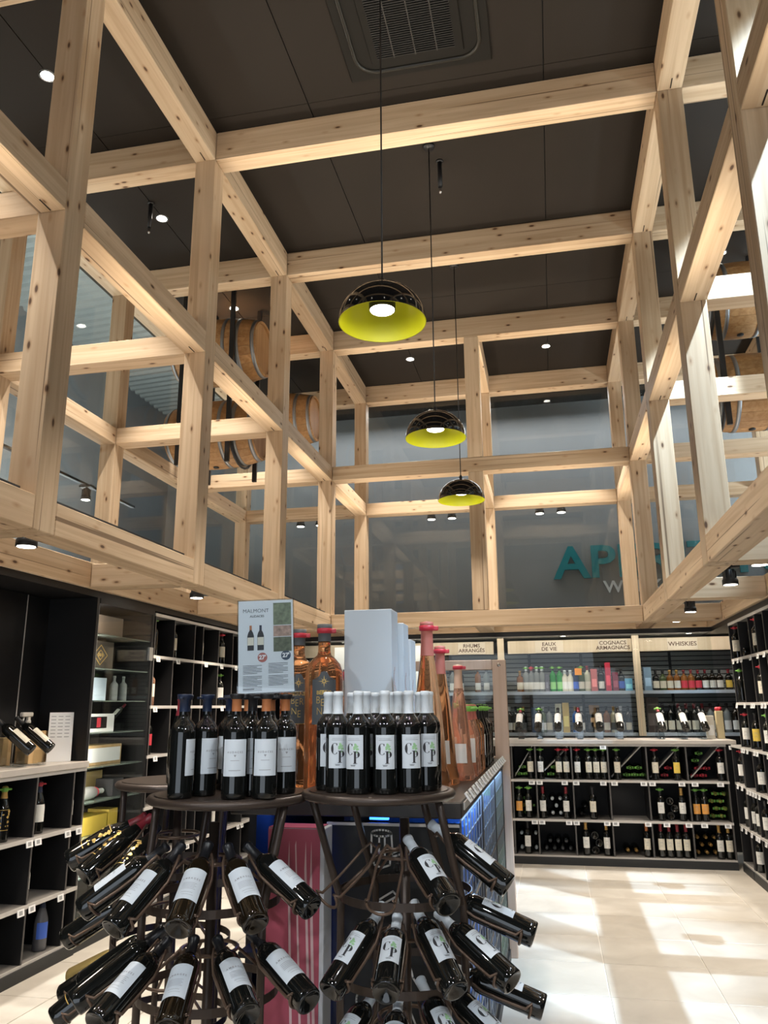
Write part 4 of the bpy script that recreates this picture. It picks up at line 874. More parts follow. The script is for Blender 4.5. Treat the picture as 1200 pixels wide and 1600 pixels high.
# upright bottles in the back cubbies
SETS = [(.785, 'top', [(-.257, LAB_C, GREEN, CAPK, 'green lock'), (-.158, LAB_W, GREEN, CAPK, 'green lock'), (.023, LAB_C, RED, CAPK, 'red lock'), (.098, LAB_C, RED, CAPK, 'red lock'), (.204, LAB_W, RED, CAPK, 'red lock'), (.314, LAB_C, GREEN, CAPK, 'green lock'), (.388, LAB_C, GREEN, CAPK, 'green lock'), (.461, LAB_C, GREEN, CAPK, 'green lock'), (.588, LAB_C, GREEN, CAPK, 'green lock'), (.947, LAB_C, RED, CAPK, 'red lock'), (1.147, LAB_Y, GREEN, CAPK, 'green lock and yellow label'), (1.55, LAB_W, RED, CAPK, 'red lock')]),
        (.415, 'middle', [(-.385, LAB_O, GREEN, CAPK, 'orange label'), (-.293, LAB_W, GREEN, CAPK, 'green lock'), (-.152, LAB_W, None, CAPR, 'red capsule'), (.075, LAB_W, None, CAPR, 'red capsule'), (.331, LAB_C, None, CAPK, 'tall cream label'), (.969, LAB_W, GREEN, CAPK, 'green lock'), (1.166, LAB_W, None, CAPG, 'gold capsule'), (1.296, LAB_O, GREEN, CAPK, 'orange label'), (1.373, LAB_O, GREEN, CAPK, 'orange label')]),
        (.085, 'bottom', [(-.317, LAB_W, None, CAPK, 'black capsule'), (.245, LAB_W, None, CAPG, 'gold capsule'), (.440, LAB_W, None, CAPG, 'gold capsule'), (.815, LAB_C, None, CAPO, 'orange capsule'), (.945, LAB_C, None, CAPR, 'dark red capsule'), (1.022, LAB_C, None, CAPR, 'dark red capsule'), (1.099, LAB_C, None, CAPR, 'dark red capsule'), (1.176, LAB_C, None, CAPR, 'dark red capsule'), (1.475, LAB_W, None, CAPG, 'gold capsule'), (1.556, LAB_C, None, CAPG, 'gold capsule')])]
for w, rn, L_ in SETS:
    for k, (u, lb, lk, cp, ds) in enumerate(L_):
        bottle('bordeaux', upright(u, 8.445, w + .001, -94), GLB, f'bottle with {ds}, {ORD[k]} from left in {rn} row of rear cubbies', f'upright bottles in the {rn} row of rear cubbies', lb, cp, ('lines',), lk, n=14)
# bottles lying in the back cubbies
def lying(x0, x1, w, rows, cap, lock, lab, base_out=False, r=.0385, kind='bordeaux'):
    k = 0
    for ri, n in enumerate(rows):
        for i in range(n):
            x = x0 + r + (r if ri % 2 else 0) + i * 2 * r * 1.02
            if x > x1: break
            z = w + r + ri * r * 1.76 + .002
            az = 90 if not base_out else -90
            yA = 8.52 if not base_out else 8.77
            o = bottle(kind, tilted((x, yA, z), az, 0, roll=180), GLB, lab, lab, None, cap, (), lock, n=10)
            k += 1
lying(-.42, -.30, .785, (2, 1), CAPK, GREEN, 'dark bottle with green lock lying in the leftmost top rear cubby')
lying(-.10, -.01, .785, (1, 1), CAPK, GREEN, 'dark bottle with green lock lying in the second top rear cubby')
lying(.64, .85, .785, (3, 2), CAPK, GREEN, 'dark bottle with green lock lying in the fourth top rear cubby')
lying(1.0, 1.1, .785, (1, 1), CAPK, RED, 'dark bottle with red lock lying in the fifth top rear cubby')
lying(1.28, 1.50, .785, (2, 2), CAPK, RED, 'dark bottle with red lock lying in the rightmost top rear cubby')
lying(1.30, 1.44, .925, (1, 1), CAPK, GREEN, 'green locked bottle lying above the red locked ones, rightmost top cubby')
lying(-.425, -.22, .415, (2, 2, 2), CAPO, GREEN, 'bottle with orange cap and green lock lying in the leftmost middle rear cubby')
lying(-.10, .03, .415, (2, 1, 2), CAPW, None, 'bottle with pale cap lying in the second middle rear cubby')
lying(.18, .27, .415, (1, 1), CAPK, None, 'black capped bottle lying in the third middle rear cubby')
lying(1.02, 1.12, .415, (1, 1, 1), CAPK, None, 'dark bottle lying base out in the fifth middle rear cubby', True)
lying(1.415, 1.60, .415, (2, 2, 2, 2), CAPG, GREEN, 'bottle with gold cap and green lock lying in the rightmost middle rear cubby')
lying(-.42, -.36, .085, (1, 1, 1), CAPW, None, 'pale capped bottle lying at the left of the leftmost bottom rear cubby'); lying(-.28, -.22, .085, (1, 1, 1), CAPW, None, 'pale capped bottle lying at the right of the leftmost bottom rear cubby')
lying(-.18, .13, .085, (4, 3), CAPGREY, None, 'grey capped bottle lying in the second bottom rear cubby')
lying(.29, .40, .085, (1, 1, 1), CAPK, None, 'dark bottle lying base out in the third bottom rear cubby', True)
lying(.60, .76, .085, (2,), CAPG, None, 'gold capped bottle lying in the nearly empty fourth bottom rear cubby')
lying(1.25, 1.45, .085, (3, 2, 3), CAPG, None, 'gold capped bottle lying in the rightmost bottom rear cubby')
# small lamp glow in the empty cubby
t = thing('cubby_light', 'small bright lamp under the shelf of the empty rear cubby', 'lamp', (.56, 8.45, .755)); MB().lathe([(.022, 0), (.022, .008), (.0005, .009)], 14, cap=False).build('housing', WHITEP, t, True); MB().lathe([(.0005, -.001), (.019, -.001)], 14, cap=False).build('lens', LAMPON, t, True)
spot_light('cubby_beam', (.56, 8.45, .75), (.56, 8.6, .4), 1.2, NEUT, 120, .6, .02)
# display bottles on the counter in clear stands
for k, x in enumerate((-.34, -.149, .047, .253, .451, .647, 1.046, 1.261, 1.443)):
    stn = thing('bottle_stand', f'clear stand holding the {ORD[k]} display bottle from left on the rear counter', 'stand', (x, 8.60, 1.165), 'clear bottle stands on the rear counter')
    MB().bbox((-.028, -.075, 0), (.028, -.03, .085), .002).build('front_block', ACRYL, stn, True); MB().bbox((-.03, -.08, 0), (.03, .12, .008), .001).build('base', ACRYL, stn, True)
    MB().bbox((-.045, .075, .008), (.045, .085, .19), .002).build('back_rest', ACRYL, stn, True)
    az = -90 + (k - 4) * 1.5
    Av = Vector((x, 8.60 + .115, 1.165 + .305)); bottle('bordeaux', tilted(Av, az, 44), GLB, f'tilted display bottle with white label, {ORD[k]} from left on the rear counter', 'tilted display bottles on the rear counter', (.075, .12, R(62), LWHITE), CAPK if k % 3 else CAPR, ('lines',), GREEN if k in (0, 1, 6) else None, n=16)
for x0, x1, h, m, lab in ((1.50, 1.575, .225, pm('carton_cream', (.66, .62, .52), .5), 'pale upright carton on the right end of the rear counter'), (1.60, 1.665, .27, pm('carton_gold', (.58, .50, .30), .5), 'cream upright carton with red bow at the counter corner')):
    t = thing('gift_carton', lab, 'carton', ((x0 + x1) / 2, 8.70, 1.166)); MB().bbox((x0, 8.66, 1.166), (x1, 8.74, 1.166 + h), .002).build('carton_body', m, t)
    if 'bow' in lab:
        for a in range(0, 360, 60): MB().lathe([(.0005, -.022), (.014, -.012), (.016, 0), (.012, .012), (.0005, .02)], 8, cap=False, M=Matrix.Translation(((x0 + x1) / 2 + .02 * math.cos(R(a)), 8.70 + .02 * math.sin(R(a)), 1.166 + h + .02))).build('bow_loop', RED, t)
    else: MB().box((x0 + .01, 8.658, 1.20), (x1 - .01, 8.6595, 1.30)).build('carton_label', LWHITE, t)
# ---- liquor department behind a glass screen
gs = bpy.data.objects.new('window_4', None); COL.objects.link(gs); gs.location = (-.7, 8.95, 1.17); gs['kind'] = 'structure'
for xa, xb in ((-3.0, -1.90), (-1.89, -.62), (-.61, .90), (.91, 1.68)): MB().box((xa, 8.955, 1.17), (xb, 8.963, 2.24)).build('pane', GLASSP, gs)
lq = thing('liquor_shelf', 'grey slatted liquor wall shelf with pale wood header behind the rear glass', 'shelf', (-.6, 9.7, 0))
SLATM = pm('slat_metal', (.26, .27, .265), .45, metal=.3)
for k in range(17): MB().bbox((-3.0, 9.72, 1.22 + k * .052), (2.6, 9.74, 1.262 + k * .052), .003).build('back_slat', SLATM, lq)
MB().box((-3.0, 9.741, .0), (2.6, 9.75, 2.25)).build('back_panel', pm('slat_gap', (.05, .05, .05), .7), lq)
for x in (-2.3, -1.2, -.25, .35, 1.35): MB().box((x - .015, 9.705, 1.17), (x + .015, 9.719, 2.12)).build('upright', BMETAL, lq)
for z in (1.652, 1.20):
    for xa, xb in ((-3.0, .905), (.985, 2.6)):
        MB().box((xa, 9.38, z - .02), (xb, 9.70, z)).build('shelf_board', GREYED, lq); MB().bbox((xa, 9.366, z - .032), (xb, 9.379, z + .004), .001).build('tag_rail', pm('tag_rail_blue', (.50, .57, .66), .4), lq)
MB().box((-3.0, 9.37, .0), (2.6, 9.71, 1.16)).build('base_cabinet', BLACK, lq)
for xa, xb in ((-3.0, -.645), (-.48, .905), (.985, 2.6)): MB().bbox((xa, 9.34, 2.085), (xb, 9.36, 2.232), .002).build('header_board', PALEWOOD, lq)
for x in (-.56, .945): MB().bbox((x - .038, 9.30, 1.17), (x + .038, 9.339, 2.262), .003).build('wood_post', PALEWOOD, lq)
BROWN = pm('sign_brown', (.10, .055, .04), .6); SIGNP = pm('sign_plate', (.66, .56, .44), .5)
for x, lines, lab in ((-.90, ('RHUMS', 'ARRANGÉS'), 'small wooden sign for flavoured rums on the header, leftmost readable one'), (-.008, ('EAUX', 'DE VIE'), 'small wooden sign for fruit brandies on the header'), (.70, ('COGNACS', 'ARMAGNACS'), 'small wooden sign for cognacs beside the wood post'), (1.45, ('WHISKIES',), 'small wooden sign for whiskies at the right of the header')):
    t = thing('header_sign', lab, 'sign', (x, 9.335, 2.155), 'wooden header signs'); MB().bbox((x - .16, 9.331, 2.09), (x + .16, 9.339, 2.225), .002).build('plate', SIGNP, t)
    b = MB()
    for k, ln in enumerate(lines): add_text(b, ln, .058 if len(lines) == 2 else .066, lambda xx, yy, k=k: (x + xx * 1.05, 9.330, 2.158 + (len(lines) - 1) * .027 - k * .054 + yy), .0012)
    b.build('lettering', BROWN, t)
# upper shelf
U = [(-.36, 'spirit', AMB, LCREAM, CAPG, None, 'amber bottle with cream label'), (-.289, 'tallspirit', GLC, LWHITE, CAPW, GREEN, 'clear bottle with green lock'), (-.229, 'tallspirit', GLC, LWHITE, CAPR, RED, 'clear bottle with red lock'), (-.168, 'tallspirit', GLC, LWHITE, CAPW, GREEN, 'clear bottle with green lock'), (-.107, 'tallspirit', GLC, LWHITE, CAPW, GREEN, 'clear bottle with green lock'),
     (.015, 'tallspirit', pm('green_spirit', (.03, .25, .05), .08), pm('label_green', (.25, .55, .2), .5), CAPK, GREEN, 'green bottle with green lock'), (.092, 'tallspirit', MATS['green_spirit'], MATS['label_green'], CAPK, GREEN, 'green bottle with green lock'), (.150, 'spirit', pm('milky_bottle', (.62, .60, .50), .3), LWHITE, CAPW, None, 'squat cream bottle'), (.212, 'spirit', MATS['milky_bottle'], LWHITE, CAPW, None, 'squat cream bottle'),
     (.268, 'tallspirit', pm('blue_bottle', (.03, .05, .12), .1), LBLU, CAPK, None, 'dark blue bottle'), (.335, 'tallspirit', pm('olive_bottle', (.07, .10, .04), .1), LCREAM, CAPG, GREEN, 'olive bottle with cream label'), (.405, 'tallspirit', pm('straw_bottle', (.50, .50, .38), .2), LCREAM, CAPR, None, 'pale straw bottle'), (.555, 'tallspirit', GLB, LWHITE, CAPK, None, 'black bottle'), (.775, 'spirit', GLB, LBLU, CAPK, None, 'black bottle with blue label')]
for k, (x, kd, gm, lm, cp, lk, ds) in enumerate(U):
    bottle(kd, upright(x, 9.46, 1.653, -92), gm, f'{ds}, {ORD[k]} bottle from left on upper liquor shelf', 'bottles on the upper liquor shelf', (.03, .08, R(60), lm), cp, (), lk, n=14, name='liquor_bottle')
U2 = [(1.15, GLB, LCREAM, CAPK, 'dark bottle'), (1.232, MATS['olive_bottle'], LCREAM, CAPK, 'dark green bottle'), (1.314, AMB, LCREAM, CAPG, 'amber whisky with cream label'), (1.396, AMB, LCREAM, CAPG, 'amber whisky with cream label'), (1.478, AMB, LREDL, CAPR, 'whisky with red label'), (1.560, AMB, LREDL, CAPR, 'whisky with red label'), (1.642, GLBR, LREDL, CAPR, 'brown whisky with red label'), (1.724, GLBR, LWHITE, CAPR, 'brown whisky with white label'), (1.806, GLBR, LWHITE, CAPK, 'brown whisky with white label'), (1.888, GLBR, LWHITE, CAPK, 'brown whisky with white label'), (1.99, GLB, LYELL, CAPR, 'black bottle with yellow label and red cap'), (2.08, GLB, LYELL, CAPR, 'black bottle with yellow label and red cap')]
for k, (x, gm, lm, cp, ds) in enumerate(U2):
    x = 1.15 + (x - 1.15) * .915
    bottle('spirit', upright(x, 9.46, 1.653, -96), gm, f'{ds}, {ORD[k]} from wood post, whisky shelf', 'bottles on the whisky shelf', (.03, .085, R(62), lm), cp, (), None, n=14, s=.93, name='liquor_bottle')
CT = [(-.075, -.03, .20, 'carton_slate', (.12, .12, .15), 'slim dark carton among the clear bottles on the liquor shelf', 1.653), (.44, .51, .25, 'carton_redwhite', (.55, .16, .16), 'red and white carton on the upper liquor shelf', 1.653), (.60, .66, .32, 'carton_crimson', (.55, .03, .07), 'tall crimson carton on the upper liquor shelf', 1.653), (.675, .74, .21, 'carton_wine', (.22, .03, .06), 'dark red carton beside the tall crimson one', 1.653), (.81, .89, .14, 'carton_sky', (.16, .45, .70), 'light blue carton next to the wood post', 1.653), (1.02, 1.10, .26, 'carton_steel', (.25, .38, .52), 'pale blue carton right of the wood post', 1.653),
      (.10, .175, .33, 'carton_saffron', (.62, .45, .14), 'yellow illustrated carton on the lower liquor shelf', 1.201), (.02, .09, .32, 'carton_sage', (.46, .47, .36), 'sage green carton on the lower liquor shelf', 1.201), (.40, .51, .30, 'carton_oak', (.50, .31, .15), 'brown wooden carton on the lower liquor shelf', 1.201), (.37, .45, .20, 'carton_char', (.03, .03, .03), 'black carton in front of the brown wooden one', 1.201), (1.02, 1.15, .38, 'carton_umber', (.05, .035, .03), 'large dark brown carton on the lower whisky shelf', 1.201), (-.25, -.16, .28, 'carton_navy', (.03, .06, .12), 'navy carton on the lower liquor shelf', 1.201)]
for x0, x1, h, mn, mc, lab, z in CT:
    y0 = 9.42 if 'in front' not in lab else 9.385; dp = .10 if 'brown wooden' not in lab else .08; y0 = 9.50 if 'brown wooden' in lab else y0
    t = thing('carton', lab, 'carton', ((x0 + x1) / 2, y0, z)); MB().bbox((x0, y0, z), (x1, y0 + dp, z + h), .002).build('carton_body', pm(mn, mc, .45), t); MB().box((x0 + .01, y0 - .0012, z + h * .2), (x1 - .01, y0 - .0004, z + h * .55)).build('carton_label', pm(mn + '_label', tuple(min(1, c * 1.8 + .05) for c in mc), .5), t)
tag(MB().box((.262, 9.355, 1.835), (.338, 9.362, 1.91)).build('notice', pm('notice_orange', (.85, .30, .02), .5)), 'small orange square notice hanging at the liquor shelf', 'notice')
lows = [-.50, -.43, -.34, -.12, -.05, .24, .31, .585, .66, .74, .82]
for k, x in enumerate(lows):
    gm = [GLBR, GLB, GLB, MATS['olive_bottle'], GLC, pm('cobalt_bottle', (.02, .12, .45), .1), GLB, AMB, MATS['straw_bottle'], GLB, GLBR][k]
    bottle('tallspirit', upright(x, 9.46, 1.201, -92), gm, f'bottle on lower liquor shelf behind the display bottles, {ORD[k]} from left', 'bottles on the lower liquor shelf', (.03, .08, R(60), [LWHITE, LCREAM, LGREY][k % 3]), [CAPW, CAPK, CAPG][k % 3], (), None, n=12, name='liquor_bottle')
for k in range(12):
    x = 1.19 + k * .084
    bottle('tallspirit', upright(x, 9.46, 1.201, -96), GLB if k < 6 else GLC if k < 9 else GLBR, f'bottle on lower whisky shelf, {ORD[k]} right of the dark brown carton', 'bottles on the lower whisky shelf', (.03, .09, R(60), LCREAM if k < 5 else LWHITE), CAPR if 2 <= k < 6 else CAPK, (), None, n=12, name='liquor_bottle', s=1.08)
tag(MB().bbox((-2.55, 9.28, 1.55), (-1.50, 9.30, 2.20), .002).build('display_board', pm('board_white', (.80, .80, .78), .5)), 'white board behind the large rosé bottles', 'board')
for k, x in enumerate((-2.9, -2.7, -1.35, -1.25, -1.15, -1.05, -.85, -.75)):
    bottle('tallspirit', upright(x, 9.46, 1.653, -84), [GLC, GLB, AMB, GLC][k % 4], f'bottle seen past the island on the upper liquor shelf, {ORD[k]} from left', 'liquor bottles left of the wooden screen', (.03, .08, R(60), LWHITE), CAPK, (), None, n=10, name='liquor_bottle')

# ---- right shelving
RU = [2.9, 3.28, 3.66, 4.04, 4.42, 4.80, 5.18, 5.56, 5.94, 6.32, 6.66, 6.92, 7.15, 7.53, 7.91]
RWS = [.085, .415, .775, 1.125, 1.515, 1.905, 2.235]
rs = unit('right', 'tall black cubby shelf along the right wall', 'wine_shelf', 'shelf', RU, RWS, .40,
     tags=((1.905, (7.80, 7.62, 7.48, 7.15, 6.90, 6.70)), (1.515, (7.86, 7.55, 7.30, 7.22, 6.95, 6.85)), (1.125, (7.86, 7.78, 7.65, 7.4, 7.30, 6.95)), (.775, (7.82, 7.72, 7.62, 7.52, 7.4, 7.1, 6.85)), (.415, (7.84, 7.66, 7.58, 7.35, 7.2, 6.9))))
rl = unit('right', 'low black corner cubby where the right shelf meets the rear cubbies', 'wine_shelf', 'shelf', [7.93, 8.35], [.085, .415, .785, 1.125], .40, tags=((.785, (8.2, 8.02)), (.415, (8.22, 8.05))))
RB = [(7.855, 1.905, LAB_C, RED, 'red lock, topmost row nearest the rear'), (7.09, 1.905, LAB_C, RED, 'red lock, topmost row toward the front'), (7.855, 1.515, None, GREEN, 'green lock and no label, second row nearest the rear'), (7.09, 1.515, LAB_C, RED, 'red lock, second row toward the front'), (7.855, 1.125, LAB_W, RED, 'red lock, third row nearest the rear'), (7.475, 1.125, LAB_Y, None, 'yellow label, third row'), (7.09, 1.125, LAB_W, GREEN, 'green lock, third row toward the front'),
      (7.475, .775, LAB_W, None, 'slim white label, fourth row'), (7.855, .415, LAB_W, None, 'white label, fifth row nearest the rear'), (7.70, .415, LAB_W, None, 'white label, fifth row second'), (7.475, .415, LAB_W, None, 'white label, fifth row third'), (7.09, .415, LAB_W, None, 'white label, fifth row toward the front'), (7.855, .085, LAB_W, None, 'white label, bottom row')]
for y, w, lb, lk, ds in RB: bottle('bordeaux', upright(1.694, y, w + .001, 245), GLB, f'upright bottle in right shelf with {ds}', 'upright bottles in the right shelf', lb, CAPK, ('lines',) if lb else (), lk, n=14)
bottle('bordeaux', upright(1.70, 8.22, .786, 240), GLB, 'upright bottle with red lock in the low corner cubby', None, LAB_W, CAPK, (), RED, n=14); bottle('bordeaux', upright(1.70, 8.15, .416, 240), GLB, 'upright bottle in the middle of the low corner cubby', None, LAB_W, CAPK, (), None, n=14)
tag(link('wine_bottle', bmesh_body('bordeaux', GLB, 12)), 'dark bottle lying base out in the top right shelf', 'bottle').matrix_world = Matrix.Translation((1.66, 7.47, 1.945)) @ Matrix.Rotation(R(90), 4, 'Y')
# ---- left shelving: tall cubbies
LU = [5.74, 6.08, 6.47, 6.64, 6.99, 7.33, 7.70, 8.04, 8.34]
LWS = [.085, .415, .775, 1.15, 1.52, 1.905, 2.235]
unit('left', 'tall black cubby shelf along the left wall behind the glass cabinet', 'wine_shelf', 'shelf', LU, LWS, .40,
     tags=((1.905, (5.80, 6.15, 6.70, 7.05, 7.40)), (1.52, (5.80, 6.2, 6.75, 7.1, 7.4)), (1.15, (5.85, 6.3, 6.8, 7.2)), (.775, (5.9, 6.3, 6.8)), (.415, (6.0, 6.5, 7.0, 7.2, 7.6, 7.7))))
LBT = [(5.86, 1.905, None, GREEN, CAPK, GLB, 'green lock, no label, top row first'), (6.20, 1.905, LAB_C, None, CAPK, GLB, 'cream label, top row second'), (6.73, 1.905, LAB_C, None, CAPR, GLB, 'slim cream label, top row third'), (7.08, 1.905, LAB_C, None, CAPR, GLB, 'cream label, top row fourth'), (7.22, 1.905, LAB_C, RED, CAPK, GLB, 'red lock, top row fifth'), (5.86, 1.52, LAB_C, None, CAPK, ROSEP, 'pinkish glass, second row first'), (7.22, 1.52, LAB_W, GREEN, CAPK, GLB, 'green lock, second row right'), (5.86, 1.15, LAB_R, None, CAPR, GLB, 'red label, third row first'), (7.1, 1.15, LAB_W, None, CAPR, GLB, 'red cap, third row right'), (6.25, .775, LAB_W, None, CAPK, GLB, 'white label, fourth row'), (7.15, .415, LAB_W, RED, CAPR, GLB, 'red lock, fifth row'), (7.45, .415, LAB_W, None, CAPK, GLB, 'white label, fifth row')]
for y, w, lb, lk, cp, gm, ds in LBT: bottle('bordeaux', upright(-3.125, y, w + .001, -40), gm, f'upright bottle in tall left shelf with {ds}', 'upright bottles in the tall left shelf', lb, cp, (), lk, n=14)
# ---- left low shelf with counter and black panel
LLU = [2.3, 2.75, 3.2, 3.62, 4.02, 4.42, 4.80, 4.93]
unit('left', 'low black cubby shelf under the left counter', 'wine_shelf', 'shelf', LLU, [.085, .40, .765, 1.125], .42, tags=((.765, (4.08, 4.38, 4.46, 4.76, 4.88)), (.40, (4.36, 4.46, 4.74, 4.1)), (.085, ())))
tag(MB().bbox((-3.47, 2.3, 1.126), (-3.035, 4.935, 1.165), .003).build('counter_top', COUNTER), 'pale counter board on top of the low left shelf', 'counter')
pn = thing('wall_panel', 'tall plain black panel rising behind the left counter', 'panel', (-3.45, 3.6, 1.166))
for y0, y1 in ((2.3, 3.5), (3.504, 4.655), (4.659, 4.90)): MB().box((-3.46, y0, 1.166), (-3.42, y1, 2.25)).build('panel_board', BLACK, pn)
MB().box((-3.418, 4.653, 1.166), (-3.416, 4.661, 2.25)).build('joint_strip', GREYED, pn); MB().box((-3.46, 4.901, 1.166), (-3.05, 4.93, 2.25)).build('end_board', BLACK, pn)
for (y, w, ds, lb, lk, gm, cp) in ((4.235, .766, 'green lock and gold print, top row left', None, GREEN, GLB, CAPG), (4.47, .766, 'white label half hidden, top row middle', LAB_W, None, GLB, CAPB), (4.56, .766, 'red lock and white label, top row middle', LAB_W, RED, GLB, CAPB), (4.865, .766, 'green lock, top row right end', LAB_W, GREEN, GLB, CAPK), (4.48, .401, 'white label, middle row', LAB_W, None, GLB, CAPK), (4.70, .086, 'blue label, bottom row', LAB_B, None, pm('grey_bottle', (.10, .10, .11), .15), CAPB)):
    o = bottle('burgundy', upright(-3.13, y, w, -38), gm, f'upright bottle in low left shelf with {ds}', 'upright bottles in the low left shelf', lb, cp, (), lk, n=18)
    if 'gold' in ds: link('print', bmesh_print('burgundy', 'gold'), o)
# things on the left counter
for k, (x, y, lab) in enumerate(((-3.19, 4.36, 'nearer tilted display bottle on the left counter'), (-3.19, 4.55, 'farther tilted display bottle on the left counter'))):
    stn = thing('bottle_stand', 'clear stand under the ' + lab, 'stand', (x, y, 1.165), 'clear stands on the left counter')
    MB().bbox((.02, -.028, 0), (.06, .028, .09), .002).build('front_block', ACRYL, stn, True); MB().bbox((-.12, -.03, 0), (.075, .03, .008), .001).build('base', ACRYL, stn, True); MB().bbox((-.085, -.045, .008), (-.075, .045, .19), .002).build('back_rest', ACRYL, stn, True)
    bottle('bordeaux', tilted((x - .105, y - .06, 1.165 + .285), 18, 40), GLB, lab, 'tilted display bottles on the left counter', (.05, .11, R(62), LCREAM), CAPK, ('lines',), None, n=20)
for (x, y, w, d_, h, lab) in ((-3.34, 4.43, .085, .10, .16, 'small upright wooden box behind the nearer display bottle'), (-3.30, 4.64, .10, .10, .16, 'small upright wooden box behind the farther display bottle'), (-3.33, 4.77, .09, .10, .19, 'brown wooden box beside the white list card')):
    t = thing('wooden_box', lab, 'box', (x, y, 1.165), 'wooden boxes on the left counter'); MB().bbox((-d_/2, -w/2, .0005), (d_/2, w/2, h), .002).build('box_body', BOXWOOD, t, True); MB().bbox((-d_/2, -w/2, h + .001), (d_/2, w/2, h + .006), .001).build('lid', BOXWOOD, t, True)
sp = thing('spray_bottle', 'translucent white spray bottle on the left counter', 'spray bottle', (-3.385, 4.74, 1.1655)); SPW = pm('spray_plastic', (.60, .58, .54), .35)
MB().lathe([(.0005, 0), (.04, 0), (.042, .006), (.042, .13), (.030, .165), (.014, .20), (.0145, .24)], 18, cap=False).build('body', SPW, sp, True); MB().lathe([(.018, .235), (.018, .262), (.014, .265)], 14).build('collar', SPW, sp, True)
MB().bbox((-.014, -.075, .285), (.014, .035, .315), .006).build('spray_head', SPW, sp, True); MB().bbox((-.010, -.014, .26), (.010, .014, .29), .003).build('neck', SPW, sp, True); MB().tube([(0, -.045, .284), (0, -.056, .255), (0, -.068, .225)], .006, 6).build('trigger', SPW, sp, True)
lc = thing('list_card', 'white printed list card leaning on the left counter', 'card', (-3.20, 4.81, 1.1655)); Ml = Matrix.Translation((-3.19, 4.82, 1.166)) @ Matrix.Rotation(R(38), 4, 'Z') @ Matrix.Rotation(R(-8), 4, 'X')
def lbox(nm, a, b, mat): 
    q = MB().box(a, b); q.v = [tuple(Ml @ Vector(v) - lc.location) for v in q.v]; q.build(nm, mat, lc, True)
lbox('card', (-.075, 0, 0), (.075, .003, .315), WHITEP)
q = MB()
for r_ in range(7):
    for c in range(3): q.box((-.063 + c * .043, -.001, .287 - r_ * .022), (-.063 + c * .043 + .030, -.0003, .291 - r_ * .022))
q.v = [tuple(Ml @ Vector(v) - lc.location) for v in q.v]; q.build('print', INKG, lc, True)
# ---- glass cabinet
gc = thing('glass_cabinet', 'tall glass display cabinet with glass shelves between the black panel and cubbies', 'cabinet', (-3.25, 5.33, 0))
C0, C1 = 4.94, 5.725
MB().box((-3.46, C0, 0), (-3.44, C1, 2.25)).build('back_panel', pm('cabinet_back', (.045, .042, .036), .4), gc); MB().box((-3.44, C1 - .03, 0), (-3.05, C1, 2.25)).build('side_panel', BLACK, gc)
MB().box((-3.44, C0, 0), (-3.05, C1 - .031, .08)).build('plinth', PLINTH, gc); MB().box((-3.44, C0, 2.215), (-3.05, C1 - .031, 2.25)).build('top_panel', BLACK, gc)
MB().box((-3.058, C0 + .01, .085), (-3.05, C1 - .035, 2.21)).build('glass_door', GLASSP, gc); MB().box((-3.052, C1 - .075, 1.86), (-3.035, C1 - .02, 1.96)).build('lock_plate', pm('brushed', (.45, .45, .44), .3, metal=.8), gc)
GLSH = pm('shelf_glass_green', (.42, .50, .46), .1, trans=.75, ior=1.2)
CSH = [.43, .66, .89, 1.115, 1.34, 1.556, 1.775, 2.01]
for z in CSH: MB().box((-3.435, C0 + .005, z - .008), (-3.065, C1 - .035, z)).build('glass_shelf', GLSH, gc)
MB().box((-3.075, C0 + .012, .10), (-3.065, C0 + .02, 2.20)).build('added_strip_channel', STEEL, gc)  # plain channel added to go with the cabinet fill light
area('cabinet_fill', (-3.09, C0 + .025, 1.3), (R(90), 0, R(25)), .02, 1.8, 9, NEUT)  # added fill that brightens the boxes inside the cabinet
def cabbox(lab, y0, y1, z, h, mat, d0=-3.33, d1=-3.16, decal=None, nm='gift_box'):
    t = thing(nm, lab, 'box', ((d0 + d1) / 2, (y0 + y1) / 2, z + .0005), 'boxes in the glass cabinet'); MB().bbox((d0, y0, z + .0005), (d1, y1, z + h), .002).build('box_body', mat, t)
    if decal: 
        b = MB(); decal(b, d1 + .001, (y0 + y1) / 2, z + h / 2); b.build('print', GOLDP if mat is not WHITEP else LREDL, t)
def diamond(b, x, y, z):
    P_ = [(-.09, 0), (0, .07), (.09, 0), (0, -.07), (-.09, 0)]; ribbon(b, P_, .006, lambda u, v: (x, y + u, z + v)); ribbon(b, [(p[0] * .5, p[1] * .5) for p in P_], .005, lambda u, v: (x, y + u, z + v))
    for k in (-1, 0, 1): b.box((x, y + k * .022 - .006, z - .01), (x + .001, y + k * .022 + .006, z + .012))
cabbox('dark box with a pale diamond emblem on the upper cabinet shelf', 5.0, 5.34, 1.775, .20, pm('box_espresso', (.05, .042, .035), .4), decal=diamond)
cabbox('brown box on the top cabinet shelf', 5.0, 5.45, 2.01, .15, pm('box_taupe', (.16, .12, .09), .5))
cabbox('pale blue glassware box in the cabinet', 5.0, 5.28, 1.556, .16, pm('box_paleblue', (.36, .44, .52), .4))
cabbox('white box with dark window and red jar picture in the cabinet', 5.0, 5.42, 1.34, .125, WHITEP, decal=lambda b, x, y, z: b.box((x, y - .02, z - .03), (x + .001, y + .03, z + .035)))
t = bpy.data.objects[[o.name for o in bpy.data.objects if o.get('label', '').startswith('white box with dark window')][0]]
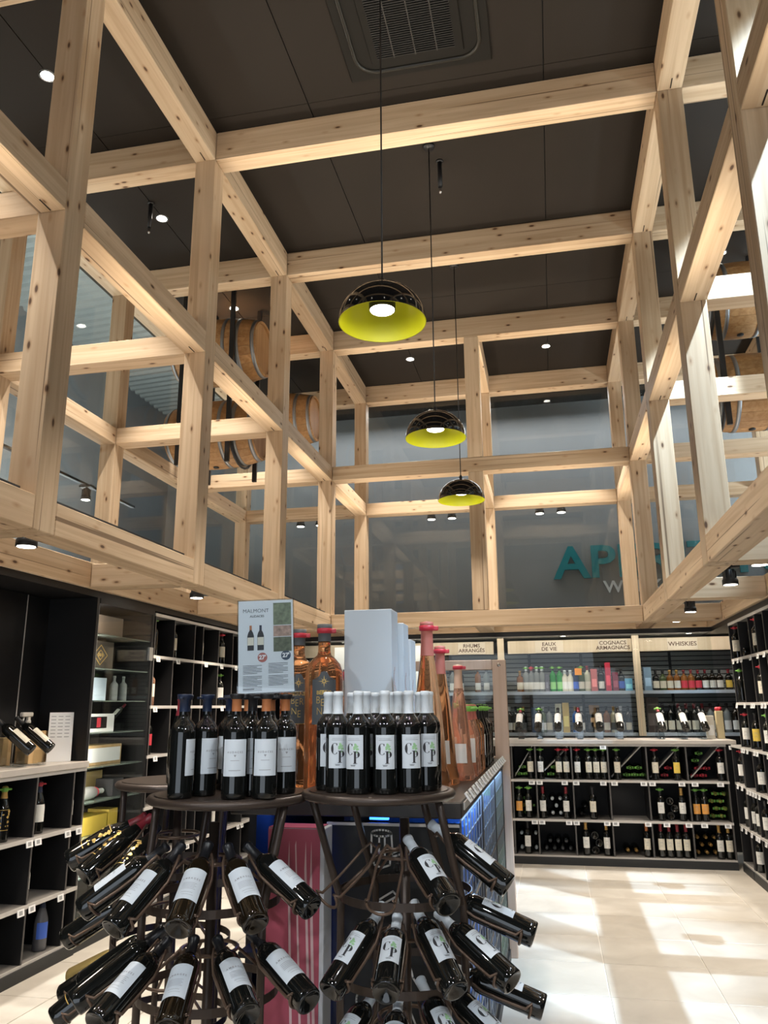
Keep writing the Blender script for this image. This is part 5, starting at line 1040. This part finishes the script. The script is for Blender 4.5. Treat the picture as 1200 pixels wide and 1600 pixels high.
MB().box((-3.1595, 5.02, 1.365), (-3.1592, 5.32, 1.445)).build('window_film', BLACK, t)
cabbox('wood-rimmed white box on the middle cabinet shelf', 5.0, 5.55, 1.115, .135, BOXWOOD); t = bpy.data.objects[[o.name for o in bpy.data.objects if o.get('label', '').startswith('wood-rimmed')][0]]
MB().box((-3.1585, 5.02, 1.135), (-3.157, 5.53, 1.23)).build('lid_panel', WHITEP, t)
cabbox('gold carton behind the silver wrapped bottle', 5.02, 5.55, .89, .17, pm('carton_oldgold', (.52, .40, .18), .4), -3.42, -3.30)
cabbox('slate box beside the silver wrapped bottle', 5.40, 5.54, .89, .12, pm('box_slate', (.05, .05, .055), .5), -3.26, -3.12)
cabbox('long yellow box on the low cabinet shelf', 4.99, 5.42, .66, .12, pm('box_yellow', (.62, .45, .07), .4)); cabbox('short yellow box beside the long yellow one', 5.44, 5.56, .66, .14, MATS['box_yellow'])
sv = bottle('champagne', Matrix.Translation((-3.17, 5.03, .936)) @ Matrix.Rotation(R(-90), 4, 'X'), pm('silver_wrap', (.62, .62, .62), .25, metal=.5, bump=.8, bscale=60), 'silver wrapped bottle with red ribbon lying in the cabinet', None, None, pm('silver_cap', (.6, .6, .6), .3), (), None, n=20)
MB().lathe([(.032, .205), (.036, .208), (.034, .222), (.030, .225)], 16, cap=False).build('ribbon', RED, sv, True)
stn = thing('bottle_stand', 'small clear stand in the glass cabinet', 'stand', (-3.2, 5.56, 1.3405)); MB().bbox((-.03, -.025, 0), (.03, .025, .06), .002).build('block', ACRYL, stn, True)
bottle('bordeaux', tilted((-3.2, 5.645, 1.34 + .20), -90 - 10, 38, ln=.20), GLB, 'small tilted bottle on a clear stand in the glass cabinet', None, LAB_W, CAPR, (), None, n=14, s=.62)
for k, (y, z) in enumerate(((5.45, 1.556), (5.58, 1.556))):
    bottle('spirit', upright(-3.2, y, z + .0005), GLC, f'clear glass carafe on the cabinet shelf, {ORD[k]} from left', None, None, None, (), None, n=16, s=.75, name='carafe', cat='carafe')
